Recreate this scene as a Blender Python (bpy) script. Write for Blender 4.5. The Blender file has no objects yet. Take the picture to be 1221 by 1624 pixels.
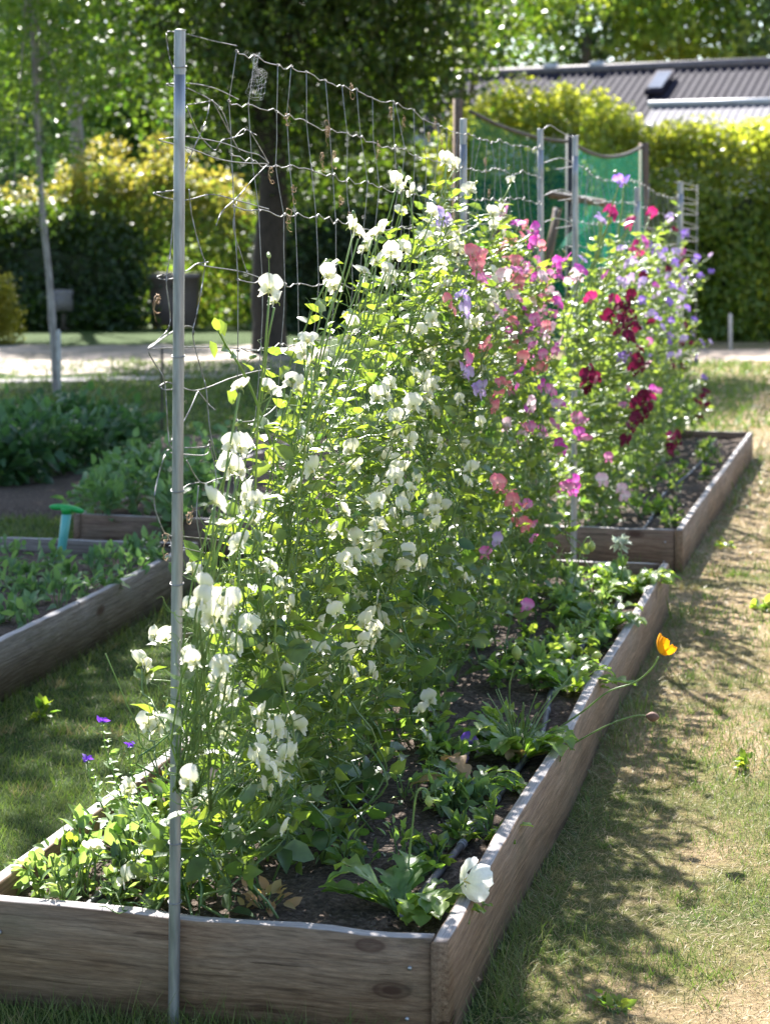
import bpy, math, random
import numpy as np
from mathutils import Vector, Matrix

random.seed(7)
RNG = np.random.default_rng(11)
SC = bpy.context.scene

# ------------------------------------------------------------------ camera
F, CX, HY, H = 3000.0, 610.5, 400.0, 1.5      # focal length, principal column, horizon row (photo pixels), eye height
cam = bpy.data.cameras.new("camera")
cam_o = bpy.data.objects.new("camera", cam)
SC.collection.objects.link(cam_o)
cam_o.location = (0, 0, H)
cam_o.rotation_euler = (math.radians(90), 0, 0)
cam.sensor_fit = 'HORIZONTAL'
cam.sensor_width = 36
cam.lens = 36 * F / 1221
cam.shift_y = -412 / 1221
cam.clip_start, cam.clip_end = 0.05, 900
cam.dof.use_dof = True
cam.dof.focus_distance = 4.3
cam.dof.aperture_fstop = 7.6
SC.camera = cam_o

# ------------------------------------------------------------------ light
SUN_H = Vector((-0.21, 0.98)).normalized()
SUN_EL = math.radians(44)
to_sun = Vector((SUN_H.x * math.cos(SUN_EL), SUN_H.y * math.cos(SUN_EL), math.sin(SUN_EL)))
sun = bpy.data.lights.new("sun", 'SUN')
sun.energy = 5.0
sun.angle = math.radians(0.5)
sun.color = (1.0, 0.965, 0.92)
sun_o = bpy.data.objects.new("sun", sun)
SC.collection.objects.link(sun_o)
sun_o.rotation_euler = to_sun.to_track_quat('Z', 'Y').to_euler()
sun_o.location = (-10, 8, 20)
world = bpy.data.worlds.new("World")
SC.world = world
world.use_nodes = True
wn = world.node_tree
wn.nodes.clear()
sky = wn.nodes.new('ShaderNodeTexSky')
sky.sky_type = 'NISHITA'
sky.sun_disc = False
sky.sun_elevation = SUN_EL
sky.sun_rotation = math.atan2(SUN_H.x, SUN_H.y)
bg = wn.nodes.new('ShaderNodeBackground')
bg.inputs[1].default_value = 0.085
wo = wn.nodes.new('ShaderNodeOutputWorld')
wn.links.new(sky.outputs[0], bg.inputs[0])
wn.links.new(bg.outputs[0], wo.inputs[0])
SC.view_settings.view_transform = 'Standard'
SC.view_settings.look = 'None'
SC.view_settings.gamma = 1
SC.view_settings.exposure = 2.15
SC.cycles.max_bounces = 8
SC.cycles.transparent_max_bounces = 12

# ------------------------------------------------------------------ geometry of the place
TH = math.atan2(0.238, 0.9713)                 # beds and fence run away and a little to the right
U2 = np.array([math.sin(TH), math.cos(TH), 0.0])
R2 = np.array([math.cos(TH), -math.sin(TH), 0.0])
M_ = U2[0] / U2[1]
UP = np.array([0, 0, 1.0])


def P(px, py, Y):
    return np.array([(px - CX) * Y / F, Y, H - (py - HY) * Y / F])


def G(px, py, z=0.0):
    return P(px, py, (H - z) * F / (py - HY))


def fence_xy(Y):
    return np.array([-0.412 + M_ * (Y - 3.69), Y, 0.0])


def FY(px):
    return 1.3164 / (M_ - (px - CX) / F)


def FP(px, py, off=0.0):
    k = (px - CX) / F                          # meet the plane that runs `off` to the right of the mesh
    dx = off / R2[0]
    Y = (1.3164 - dx) / (M_ - k)
    return P(px, py, Y)


# ------------------------------------------------------------------ materials
def new_mat(name):
    m = bpy.data.materials.new(name)
    m.use_nodes = True
    nt = m.node_tree
    nt.nodes.clear()
    out = nt.nodes.new('ShaderNodeOutputMaterial')
    return m, nt, out


def nd(nt, t, **kw):
    n = nt.nodes.new(t)
    for k, v in kw.items():
        if isinstance(k, str) and k.startswith('i_'):
            n.inputs[k[2:].replace('_', ' ')].default_value = v
        else:
            setattr(n, k, v)
    return n


def ramp(nt, src, stops):
    r = nt.nodes.new('ShaderNodeValToRGB')
    e = r.color_ramp.elements
    while len(e) < len(stops):
        e.new(0.5)
    for el, (p, c) in zip(e, stops):
        el.position = p
        el.color = (*c, 1) if len(c) == 3 else c
    nt.links.new(src, r.inputs[0])
    return r.outputs[0]


def mixc(nt, fac, a, b, mode='MIX'):
    m = nt.nodes.new('ShaderNodeMix')
    m.data_type = 'RGBA'
    m.blend_type = mode
    for s, v in ((0, fac), (6, a), (7, b)):
        if hasattr(v, 'is_linked') or isinstance(v, bpy.types.NodeSocket):
            nt.links.new(v, m.inputs[s])
        else:
            m.inputs[s].default_value = v if s == 0 else (*v, 1)
    return m.outputs[2]


def noise(nt, scale, detail=4, vec=None, rough=0.55, w=0.0):
    n = nt.nodes.new('ShaderNodeTexNoise')
    n.inputs['Scale'].default_value = scale
    n.inputs['Detail'].default_value = detail
    n.inputs['Roughness'].default_value = rough
    if w:
        n.inputs['Distortion'].default_value = w
    if vec is not None:
        nt.links.new(vec, n.inputs['Vector'])
    return n.outputs['Fac']


def coords(nt, kind='Object', scale=(1, 1, 1), rand=False):
    tc = nt.nodes.new('ShaderNodeTexCoord')
    mp = nt.nodes.new('ShaderNodeMapping')
    mp.inputs['Scale'].default_value = scale
    nt.links.new(tc.outputs[kind], mp.inputs['Vector'])
    if rand:
        oi = nt.nodes.new('ShaderNodeObjectInfo')
        mu = nt.nodes.new('ShaderNodeMath')
        mu.operation = 'MULTIPLY'
        mu.inputs[1].default_value = 37.0
        nt.links.new(oi.outputs['Random'], mu.inputs[0])
        nt.links.new(mu.outputs[0], mp.inputs['Location'])
    return mp.outputs[0]


def leaf_mat(name, c1, c2, t1, t2, tw=0.45, rough=0.42, spec=0.5, noisy=0.0):
    """green leaf: reflects c1..c2, lets t1..t2 through; rnd varies it leaf by leaf"""
    m, nt, out = new_mat(name)
    at = nd(nt, 'ShaderNodeAttribute', attribute_name='rnd')
    base = mixc(nt, at.outputs['Fac'], c1, c2)
    tr = mixc(nt, at.outputs['Fac'], t1, t2)
    if noisy:
        nz = noise(nt, noisy, 3, coords(nt))
        f = ramp(nt, nz, [(0.3, (0.7, 0.7, 0.7)), (0.7, (1.25, 1.25, 1.25))])
        base = mixc(nt, 1.0, base, f, 'MULTIPLY')
        tr = mixc(nt, 1.0, tr, f, 'MULTIPLY')
    b = nd(nt, 'ShaderNodeBsdfPrincipled')
    b.inputs['Roughness'].default_value = rough
    b.inputs['Specular IOR Level'].default_value = spec
    nt.links.new(base, b.inputs['Base Color'])
    t = nd(nt, 'ShaderNodeBsdfTranslucent')
    nt.links.new(tr, t.inputs['Color'])
    mx = nd(nt, 'ShaderNodeMixShader')
    mx.inputs[0].default_value = tw
    nt.links.new(b.outputs[0], mx.inputs[1])
    nt.links.new(t.outputs[0], mx.inputs[2])
    nt.links.new(mx.outputs[0], out.inputs[0])
    return m


def flat_mat(name, c1, c2=None, rough=0.6, metal=0.0, nscale=20, bump=0.0, scale=(1, 1, 1), spec=0.5):
    m, nt, out = new_mat(name)
    b = nd(nt, 'ShaderNodeBsdfPrincipled')
    b.inputs['Roughness'].default_value = rough
    b.inputs['Metallic'].default_value = metal
    b.inputs['Specular IOR Level'].default_value = spec
    vec = coords(nt, 'Object', scale)
    nz = noise(nt, nscale, 6, vec)
    col = ramp(nt, nz, [(0.32, c1), (0.68, c2 or c1)])
    nt.links.new(col, b.inputs['Base Color'])
    if bump:
        bp = nd(nt, 'ShaderNodeBump')
        bp.inputs['Strength'].default_value = bump
        bp.inputs['Distance'].default_value = 0.01
        nt.links.new(nz, bp.inputs['Height'])
        nt.links.new(bp.outputs[0], b.inputs['Normal'])
    nt.links.new(b.outputs[0], out.inputs[0])
    return m


def wood_mat(name, dark, mid, light, grey):
    m, nt, out = new_mat(name)
    b = nd(nt, 'ShaderNodeBsdfPrincipled')
    b.inputs['Roughness'].default_value = 0.78
    b.inputs['Specular IOR Level'].default_value = 0.3
    v1 = coords(nt, 'Object', (2.4, 42, 42), True)
    v2 = coords(nt, 'Object', (7.0, 210, 210), True)
    v3 = coords(nt, 'Object', (1.6, 4.5, 4.5), True)
    g1 = noise(nt, 1.0, 8, v1, 0.62, 0.5)
    g2 = noise(nt, 1.0, 5, v2, 0.75)
    big = noise(nt, 1.6, 6, v3, 0.6)
    wv = nd(nt, 'ShaderNodeTexWave', wave_type='BANDS', bands_direction='Z')
    wv.inputs['Scale'].default_value = 9.0
    wv.inputs['Distortion'].default_value = 14
    wv.inputs['Detail'].default_value = 4
    wv.inputs['Detail Scale'].default_value = 0.8
    nt.links.new(coords(nt, 'Object', (0.5, 2.2, 2.2), True), wv.inputs['Vector'])
    col = ramp(nt, g1, [(0.28, dark), (0.5, mid), (0.74, light)])
    col = mixc(nt, 0.2, col, ramp(nt, wv.outputs['Fac'], [(0.15, dark), (0.6, light)]))
    col = mixc(nt, 0.55, col, ramp(nt, g2, [(0.34, (0.38, 0.35, 0.33)), (0.6, (1.25, 1.25, 1.25))]), 'MULTIPLY')
    col = mixc(nt, ramp(nt, big, [(0.45, (0.0, 0.0, 0.0)), (0.75, (0.5, 0.5, 0.5))]), col, grey)
    g3 = noise(nt, 1.0, 3, coords(nt, 'Object', (3.0, 115, 115), True), 0.5, 0.3)
    col = mixc(nt, 0.5, col, ramp(nt, g3, [(0.36, (0.42, 0.38, 0.35)), (0.43, (1.0, 1.0, 1.0)), (0.6, (1.12, 1.1, 1.08))]), 'MULTIPLY')
    g4 = noise(nt, 1.0, 2, coords(nt, 'Object', (1.1, 60, 60), True), 0.5)
    col = mixc(nt, 0.65, col, ramp(nt, g4, [(0.27, (0.2, 0.17, 0.15)), (0.285, (1.0, 1.0, 1.0))]), 'MULTIPLY')
    g5 = noise(nt, 1.0, 4, coords(nt, 'Object', (24.0, 430, 430), True), 0.7)
    col = mixc(nt, 0.6, col, ramp(nt, g5, [(0.35, (0.6, 0.57, 0.55)), (0.62, (1.25, 1.22, 1.2))]), 'MULTIPLY')
    # knots
    vo = nd(nt, 'ShaderNodeTexVoronoi')
    vo.inputs['Scale'].default_value = 1.0
    nt.links.new(coords(nt, 'Object', (3.1, 7.5, 7.5), True), vo.inputs['Vector'])
    kn = ramp(nt, vo.outputs['Distance'], [(0.085, (0.95, 0.95, 0.95)), (0.10, (0.55, 0.55, 0.55)), (0.13, (0.8, 0.8, 0.8)), (0.145, (0.25, 0.25, 0.25)), (0.19, (0, 0, 0))])
    col = mixc(nt, kn, col, (0.055, 0.025, 0.016))
    # damp, algae stained foot of the board and blotches
    st = noise(nt, 5, 5, coords(nt, 'Object', (1, 2, 2), True))
    col = mixc(nt, ramp(nt, st, [(0.55, (0, 0, 0)), (0.75, (0.5, 0.5, 0.5))]), col, (0.06, 0.058, 0.032))
    # rain-bleached upper edge, its sunlit brightness also put into the colour
    geo = nd(nt, 'ShaderNodeNewGeometry')
    sp = nd(nt, 'ShaderNodeSeparateXYZ')
    nt.links.new(geo.outputs['Normal'], sp.inputs[0])
    top = ramp(nt, sp.outputs['Z'], [(0.7, (0, 0, 0)), (0.9, (0.7, 0.7, 0.7))])
    g2c = ramp(nt, g2, [(0.3, (0.2, 0.19, 0.2)), (0.7, (0.5, 0.48, 0.47))])
    col = mixc(nt, top, col, g2c)
    nt.links.new(col, b.inputs['Base Color'])
    bp = nd(nt, 'ShaderNodeBump')
    bp.inputs['Strength'].default_value = 0.8
    bp.inputs['Distance'].default_value = 0.004
    nt.links.new(g1, bp.inputs['Height'])
    nt.links.new(bp.outputs[0], b.inputs['Normal'])
    nt.links.new(b.outputs[0], out.inputs[0])
    return m


def petal_mat(name, edge, base, tw=0.35):
    m, nt, out = new_mat(name)
    at = nd(nt, 'ShaderNodeAttribute', attribute_name='rnd')
    oi = nd(nt, 'ShaderNodeObjectInfo')
    col = mixc(nt, ramp(nt, at.outputs['Fac'], [(0.1, (0, 0, 0)), (0.75, (1, 1, 1))]), base, edge)
    var = ramp(nt, oi.outputs['Random'], [(0.0, (0.82, 0.82, 0.82)), (1.0, (1.08, 1.08, 1.08))])
    col = mixc(nt, 1.0, col, var, 'MULTIPLY')
    nz = noise(nt, 260, 3, coords(nt, 'Object', (1, 1, 0.25)))
    col = mixc(nt, 0.35, col, ramp(nt, nz, [(0.3, (0.8, 0.8, 0.8)), (0.7, (1.1, 1.1, 1.1))]), 'MULTIPLY')
    b = nd(nt, 'ShaderNodeBsdfPrincipled')
    b.inputs['Roughness'].default_value = 0.6
    b.inputs['Specular IOR Level'].default_value = 0.25
    nt.links.new(col, b.inputs['Base Color'])
    t = nd(nt, 'ShaderNodeBsdfTranslucent')
    nt.links.new(col, t.inputs['Color'])
    mx = nd(nt, 'ShaderNodeMixShader')
    mx.inputs[0].default_value = tw
    nt.links.new(b.outputs[0], mx.inputs[1])
    nt.links.new(t.outputs[0], mx.inputs[2])
    nt.links.new(mx.outputs[0], out.inputs[0])
    return m


def lawn_mat():
    m, nt, out = new_mat('lawn')
    b = nd(nt, 'ShaderNodeBsdfPrincipled')
    b.inputs['Roughness'].default_value = 0.95
    b.inputs['Specular IOR Level'].default_value = 0.1
    vec = coords(nt)
    big = noise(nt, 1.5, 6, vec, 0.68)
    sep = nd(nt, 'ShaderNodeSeparateXYZ')
    nt.links.new(vec, sep.inputs[0])
    mr = nd(nt, 'ShaderNodeMapRange')                # the lawn right of the beds is drier
    mr.inputs['From Min'].default_value = -0.6
    mr.inputs['From Max'].default_value = 1.0
    mr.inputs['To Min'].default_value = -0.34
    mr.inputs['To Max'].default_value = 0.05
    nt.links.new(sep.outputs['X'], mr.inputs['Value'])
    ad = nd(nt, 'ShaderNodeMath')
    ad.operation = 'ADD'
    nt.links.new(big, ad.inputs[0])
    nt.links.new(mr.outputs[0], ad.inputs[1])
    col = ramp(nt, ad.outputs[0], [(0.3, (0.045, 0.075, 0.018)), (0.45, (0.13, 0.13, 0.04)), (0.56, (0.29, 0.21, 0.115)), (0.7, (0.38, 0.285, 0.165))])
    fine = noise(nt, 55, 6, vec, 0.7)
    col = mixc(nt, 0.75, col, ramp(nt, fine, [(0.3, (0.35, 0.35, 0.35)), (0.7, (1.3, 1.3, 1.3))]), 'MULTIPLY')
    nt.links.new(col, b.inputs['Base Color'])
    bp = nd(nt, 'ShaderNodeBump')
    bp.inputs['Strength'].default_value = 0.9
    bp.inputs['Distance'].default_value = 0.02
    nt.links.new(fine, bp.inputs['Height'])
    nt.links.new(bp.outputs[0], b.inputs['Normal'])
    nt.links.new(b.outputs[0], out.inputs[0])
    return m


def soil_mat():
    m, nt, out = new_mat('soil')
    b = nd(nt, 'ShaderNodeBsdfPrincipled')
    b.inputs['Roughness'].default_value = 0.95
    b.inputs['Specular IOR Level'].default_value = 0.15
    vec = coords(nt)
    a = noise(nt, 70, 8, vec, 0.7)
    v = nd(nt, 'ShaderNodeTexVoronoi')
    v.inputs['Scale'].default_value = 95
    nt.links.new(vec, v.inputs['Vector'])
    col = ramp(nt, a, [(0.3, (0.028, 0.021, 0.016)), (0.5, (0.10, 0.075, 0.058)), (0.72, (0.23, 0.185, 0.15))])
    col = mixc(nt, 0.4, col, ramp(nt, v.outputs['Color'], [(0.2, (0.4, 0.4, 0.4)), (0.8, (1.5, 1.4, 1.35))]), 'MULTIPLY')
    nt.links.new(col, b.inputs['Base Color'])
    bp = nd(nt, 'ShaderNodeBump')
    bp.inputs['Strength'].default_value = 1.0
    bp.inputs['Distance'].default_value = 0.02
    nt.links.new(a, bp.inputs['Height'])
    nt.links.new(bp.outputs[0], b.inputs['Normal'])
    nt.links.new(b.outputs[0], out.inputs[0])
    return m


def net_mat(name, k, fac):
    m, nt, out = new_mat(name)
    b = nd(nt, 'ShaderNodeBsdfPrincipled')
    b.inputs['Roughness'].default_value = 0.6
    nz = noise(nt, 3, 4, coords(nt))
    nt.links.new(ramp(nt, nz, [(0.3, (0.0, 0.085 * k, 0.055 * k)), (0.7, (0.003, 0.16 * k, 0.105 * k))]), b.inputs['Base Color'])
    tl = nd(nt, 'ShaderNodeBsdfTranslucent')
    tl.inputs['Color'].default_value = (0.01 * k, 0.30 * k, 0.2 * k, 1)
    m0 = nd(nt, 'ShaderNodeMixShader')
    m0.inputs[0].default_value = 0.4
    nt.links.new(b.outputs[0], m0.inputs[1])
    nt.links.new(tl.outputs[0], m0.inputs[2])
    t = nd(nt, 'ShaderNodeBsdfTransparent')
    mx = nd(nt, 'ShaderNodeMixShader')
    mx.inputs[0].default_value = fac
    nt.links.new(t.outputs[0], mx.inputs[1])
    nt.links.new(m0.outputs[0], mx.inputs[2])
    nt.links.new(mx.outputs[0], out.inputs[0])
    return m


MAT = dict(
    lawn=lawn_mat(), soil=soil_mat(), net=net_mat('green_net', 0.6, 0.12), net_bright=net_mat('green_net_lit', 1.6, 0.19),  # one net in two tones: dim left and lit right side put into colour
    pea=leaf_mat('pea_leaf', (0.035, 0.075, 0.036), (0.085, 0.135, 0.052), (0.13, 0.28, 0.03), (0.42, 0.53, 0.045), 0.43, 0.37, 0.6, 30),
    pea_far=leaf_mat('pea_leaf_second', (0.05, 0.095, 0.036), (0.11, 0.165, 0.05), (0.16, 0.31, 0.035), (0.40, 0.50, 0.06), 0.42, 0.4, 0.55),
    stem=leaf_mat('pea_stem', (0.10, 0.18, 0.06), (0.20, 0.27, 0.10), (0.25, 0.40, 0.08), (0.35, 0.48, 0.12), 0.3, 0.38),
    bud=leaf_mat('pale_bud', (0.32, 0.38, 0.12), (0.42, 0.46, 0.2), (0.5, 0.6, 0.15), (0.6, 0.65, 0.25), 0.4),
    brown_bud=flat_mat('brown_bud', (0.12, 0.06, 0.04), (0.24, 0.13, 0.09), 0.8),
    dry=flat_mat('dry_tendril', (0.22, 0.13, 0.07), (0.4, 0.27, 0.15), 0.85),
    poppy=leaf_mat('poppy_leaf', (0.10, 0.18, 0.05), (0.20, 0.29, 0.075), (0.26, 0.48, 0.04), (0.5, 0.64, 0.08), 0.44, 0.42, 0.5, 25),
    yellowed=leaf_mat('yellowed_leaf', (0.35, 0.26, 0.10), (0.42, 0.24, 0.12), (0.6, 0.45, 0.12), (0.6, 0.35, 0.12), 0.35, 0.6),
    silver=leaf_mat('pale_leaf', (0.5, 0.55, 0.48), (0.65, 0.68, 0.6), (0.5, 0.6, 0.4), (0.6, 0.65, 0.5), 0.3, 0.55),
    clary=leaf_mat('clary_leaf', (0.10, 0.19, 0.075), (0.17, 0.25, 0.10), (0.28, 0.46, 0.08), (0.45, 0.58, 0.12), 0.42, 0.5),
    violet_bract=leaf_mat('violet_bract', (0.10, 0.03, 0.32), (0.15, 0.05, 0.42), (0.2, 0.05, 0.6), (0.25, 0.08, 0.65), 0.4, 0.5),
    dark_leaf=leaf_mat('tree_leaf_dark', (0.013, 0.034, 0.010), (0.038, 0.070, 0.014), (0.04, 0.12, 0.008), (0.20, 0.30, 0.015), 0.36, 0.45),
    tree_leaf=leaf_mat('tree_leaf', (0.035, 0.08, 0.02), (0.085, 0.14, 0.025), (0.12, 0.28, 0.02), (0.35, 0.48, 0.04), 0.45, 0.45),
    light_leaf=leaf_mat('light_leaf', (0.06, 0.12, 0.03), (0.13, 0.18, 0.03), (0.22, 0.42, 0.03), (0.5, 0.55, 0.05), 0.5, 0.45),
    blue_leaf=leaf_mat('distant_leaf', (0.05, 0.09, 0.05), (0.09, 0.14, 0.07), (0.1, 0.22, 0.06), (0.2, 0.34, 0.1), 0.4, 0.4),
    hedge_leaf=leaf_mat('hedge_leaf', (0.075, 0.135, 0.022), (0.17, 0.20, 0.03), (0.30, 0.48, 0.025), (0.66, 0.66, 0.05), 0.5, 0.45),
    red_leaf=leaf_mat('reddish_leaf', (0.07, 0.135, 0.025), (0.17, 0.16, 0.04), (0.22, 0.44, 0.03), (0.60, 0.50, 0.07), 0.45, 0.5),
    gold_leaf=leaf_mat('golden_leaf', (0.16, 0.16, 0.02), (0.24, 0.21, 0.025), (0.4, 0.4, 0.02), (0.55, 0.5, 0.04), 0.35, 0.5),
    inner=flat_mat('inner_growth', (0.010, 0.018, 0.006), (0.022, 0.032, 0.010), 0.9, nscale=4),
    potato=leaf_mat('dark_crop_leaf', (0.03, 0.075, 0.032), (0.055, 0.12, 0.045), (0.09, 0.22, 0.05), (0.14, 0.32, 0.06), 0.35, 0.42),
    blue_crop=leaf_mat('blue_crop_leaf', (0.06, 0.13, 0.055), (0.13, 0.23, 0.085), (0.15, 0.33, 0.07), (0.28, 0.48, 0.1), 0.35, 0.45),
    grass=leaf_mat('grass_blade', (0.075, 0.135, 0.022), (0.36, 0.255, 0.135), (0.13, 0.27, 0.02), (0.42, 0.30, 0.15), 0.3, 0.55, 0.3),
    bark=flat_mat('bark', (0.035, 0.028, 0.022), (0.11, 0.09, 0.07), 0.9, nscale=9, bump=0.6, scale=(4, 4, 1)),
    dark_bark=flat_mat('dark_bark', (0.012, 0.010, 0.008), (0.04, 0.033, 0.026), 0.95, nscale=9, bump=0.6, scale=(4, 4, 1)),
    pale_bark=flat_mat('pale_bark', (0.15, 0.13, 0.12), (0.34, 0.31, 0.29), 0.85, nscale=6, bump=0.4, scale=(3, 3, 1)),
    wood=wood_mat('weathered_board', (0.115, 0.066, 0.040), (0.20, 0.127, 0.080), (0.29, 0.20, 0.134), (0.215, 0.172, 0.135)),
    wood_b=wood_mat('reddish_board', (0.10, 0.058, 0.04), (0.18, 0.115, 0.08), (0.26, 0.18, 0.13), (0.2, 0.17, 0.145)),
    wood_g=wood_mat('greyed_board', (0.09, 0.068, 0.055), (0.16, 0.13, 0.11), (0.25, 0.215, 0.19), (0.22, 0.205, 0.195)),
    post_wood=wood_mat('post_wood', (0.075, 0.045, 0.03), (0.13, 0.085, 0.055), (0.19, 0.13, 0.09), (0.14, 0.12, 0.1)),
    galv=flat_mat('galvanised_tube', (0.19, 0.19, 0.20), (0.40, 0.405, 0.42), 0.48, 0.75, 60, 0.2, (1, 1, 0.12)),
    wire=flat_mat('galvanised_wire', (0.17, 0.155, 0.145), (0.34, 0.33, 0.325), 0.6, 0.5, 60),
    hose=flat_mat('drip_hose', (0.035, 0.035, 0.04), (0.085, 0.085, 0.09), 0.65, 0, 30),
    hose_grey=flat_mat('hose_coupling', (0.2, 0.2, 0.22), (0.32, 0.32, 0.33), 0.55),
    screw=flat_mat('screw_head', (0.3, 0.3, 0.31), (0.5, 0.5, 0.52), 0.4, 0.8),
    web=flat_mat('web_thread', (0.7, 0.7, 0.7), (0.9, 0.9, 0.9), 0.5),
    chip=flat_mat('wood_chip', (0.045, 0.032, 0.024), (0.19, 0.15, 0.115), 0.9, nscale=22),
    gravel=flat_mat('gravel', (0.10, 0.085, 0.055), (0.36, 0.29, 0.24), 0.95, nscale=1.3, bump=0.4),
    bin=flat_mat('bin_plastic', (0.15, 0.115, 0.12), (0.20, 0.16, 0.165), 0.6, nscale=3),
    tool_green=flat_mat('green_plastic', (0.01, 0.28, 0.05), (0.015, 0.34, 0.07), 0.4, nscale=8),
    tool_teal=flat_mat('teal_metal', (0.09, 0.36, 0.34), (0.13, 0.45, 0.42), 0.4, nscale=8),
    render_wall=flat_mat('pale_wall', (0.42, 0.45, 0.5), (0.5, 0.53, 0.58), 0.9, nscale=2),
    roof=flat_mat('roof_tile', (0.017, 0.014, 0.023), (0.032, 0.027, 0.04), 0.9, nscale=5, spec=0.2),
    roof_grey=flat_mat('grey_sheet', (0.09, 0.085, 0.10), (0.13, 0.12, 0.14), 0.85, nscale=3),
    ridge=flat_mat('ridge_tile', (0.10, 0.08, 0.085), (0.15, 0.125, 0.125), 0.7, nscale=5),
    white=flat_mat('white_trim', (0.36, 0.36, 0.38), (0.46, 0.46, 0.47), 0.5, nscale=5),
    glass=flat_mat('roof_glass', (0.05, 0.07, 0.12), (0.08, 0.105, 0.16), 0.95, nscale=2),
    rope=flat_mat('rope', (0.05, 0.045, 0.04), (0.1, 0.09, 0.08), 0.9),
    black=flat_mat('black_tar', (0.018, 0.018, 0.02), (0.035, 0.033, 0.035), 0.7),
    stone=flat_mat('pale_stone', (0.35, 0.33, 0.31), (0.5, 0.48, 0.46), 0.9),
    box_grey=flat_mat('grey_box', (0.13, 0.115, 0.12), (0.18, 0.16, 0.165), 0.7),
)
PET = {
    'W': petal_mat('petal_cream', (0.86, 0.83, 0.71), (0.76, 0.74, 0.40), 0.47),
    'L': petal_mat('petal_lilac', (0.58, 0.38, 0.74), (0.72, 0.62, 0.78), 0.28),
    'C': petal_mat('petal_coral', (0.82, 0.21, 0.27), (0.82, 0.42, 0.38), 0.28),
    'P': petal_mat('petal_pink', (0.78, 0.18, 0.46), (0.82, 0.46, 0.60), 0.28),
    'M': petal_mat('petal_magenta', (0.60, 0.06, 0.42), (0.74, 0.24, 0.58), 0.28),
    'A': petal_mat('petal_pale_pink', (0.82, 0.52, 0.62), (0.82, 0.70, 0.70)),
    'R': petal_mat('petal_crimson', (0.54, 0.02, 0.15), (0.50, 0.06, 0.22), 0.28),
    'K': petal_mat('petal_maroon', (0.13, 0.006, 0.03), (0.16, 0.01, 0.05)),
    'V': petal_mat('petal_violet', (0.30, 0.14, 0.66), (0.48, 0.36, 0.72)),
    'O': petal_mat('petal_orange', (0.85, 0.36, 0.005), (0.85, 0.55, 0.02)),
    'X': petal_mat('petal_white_poppy', (0.84, 0.82, 0.76), (0.76, 0.74, 0.5)),
}


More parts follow.
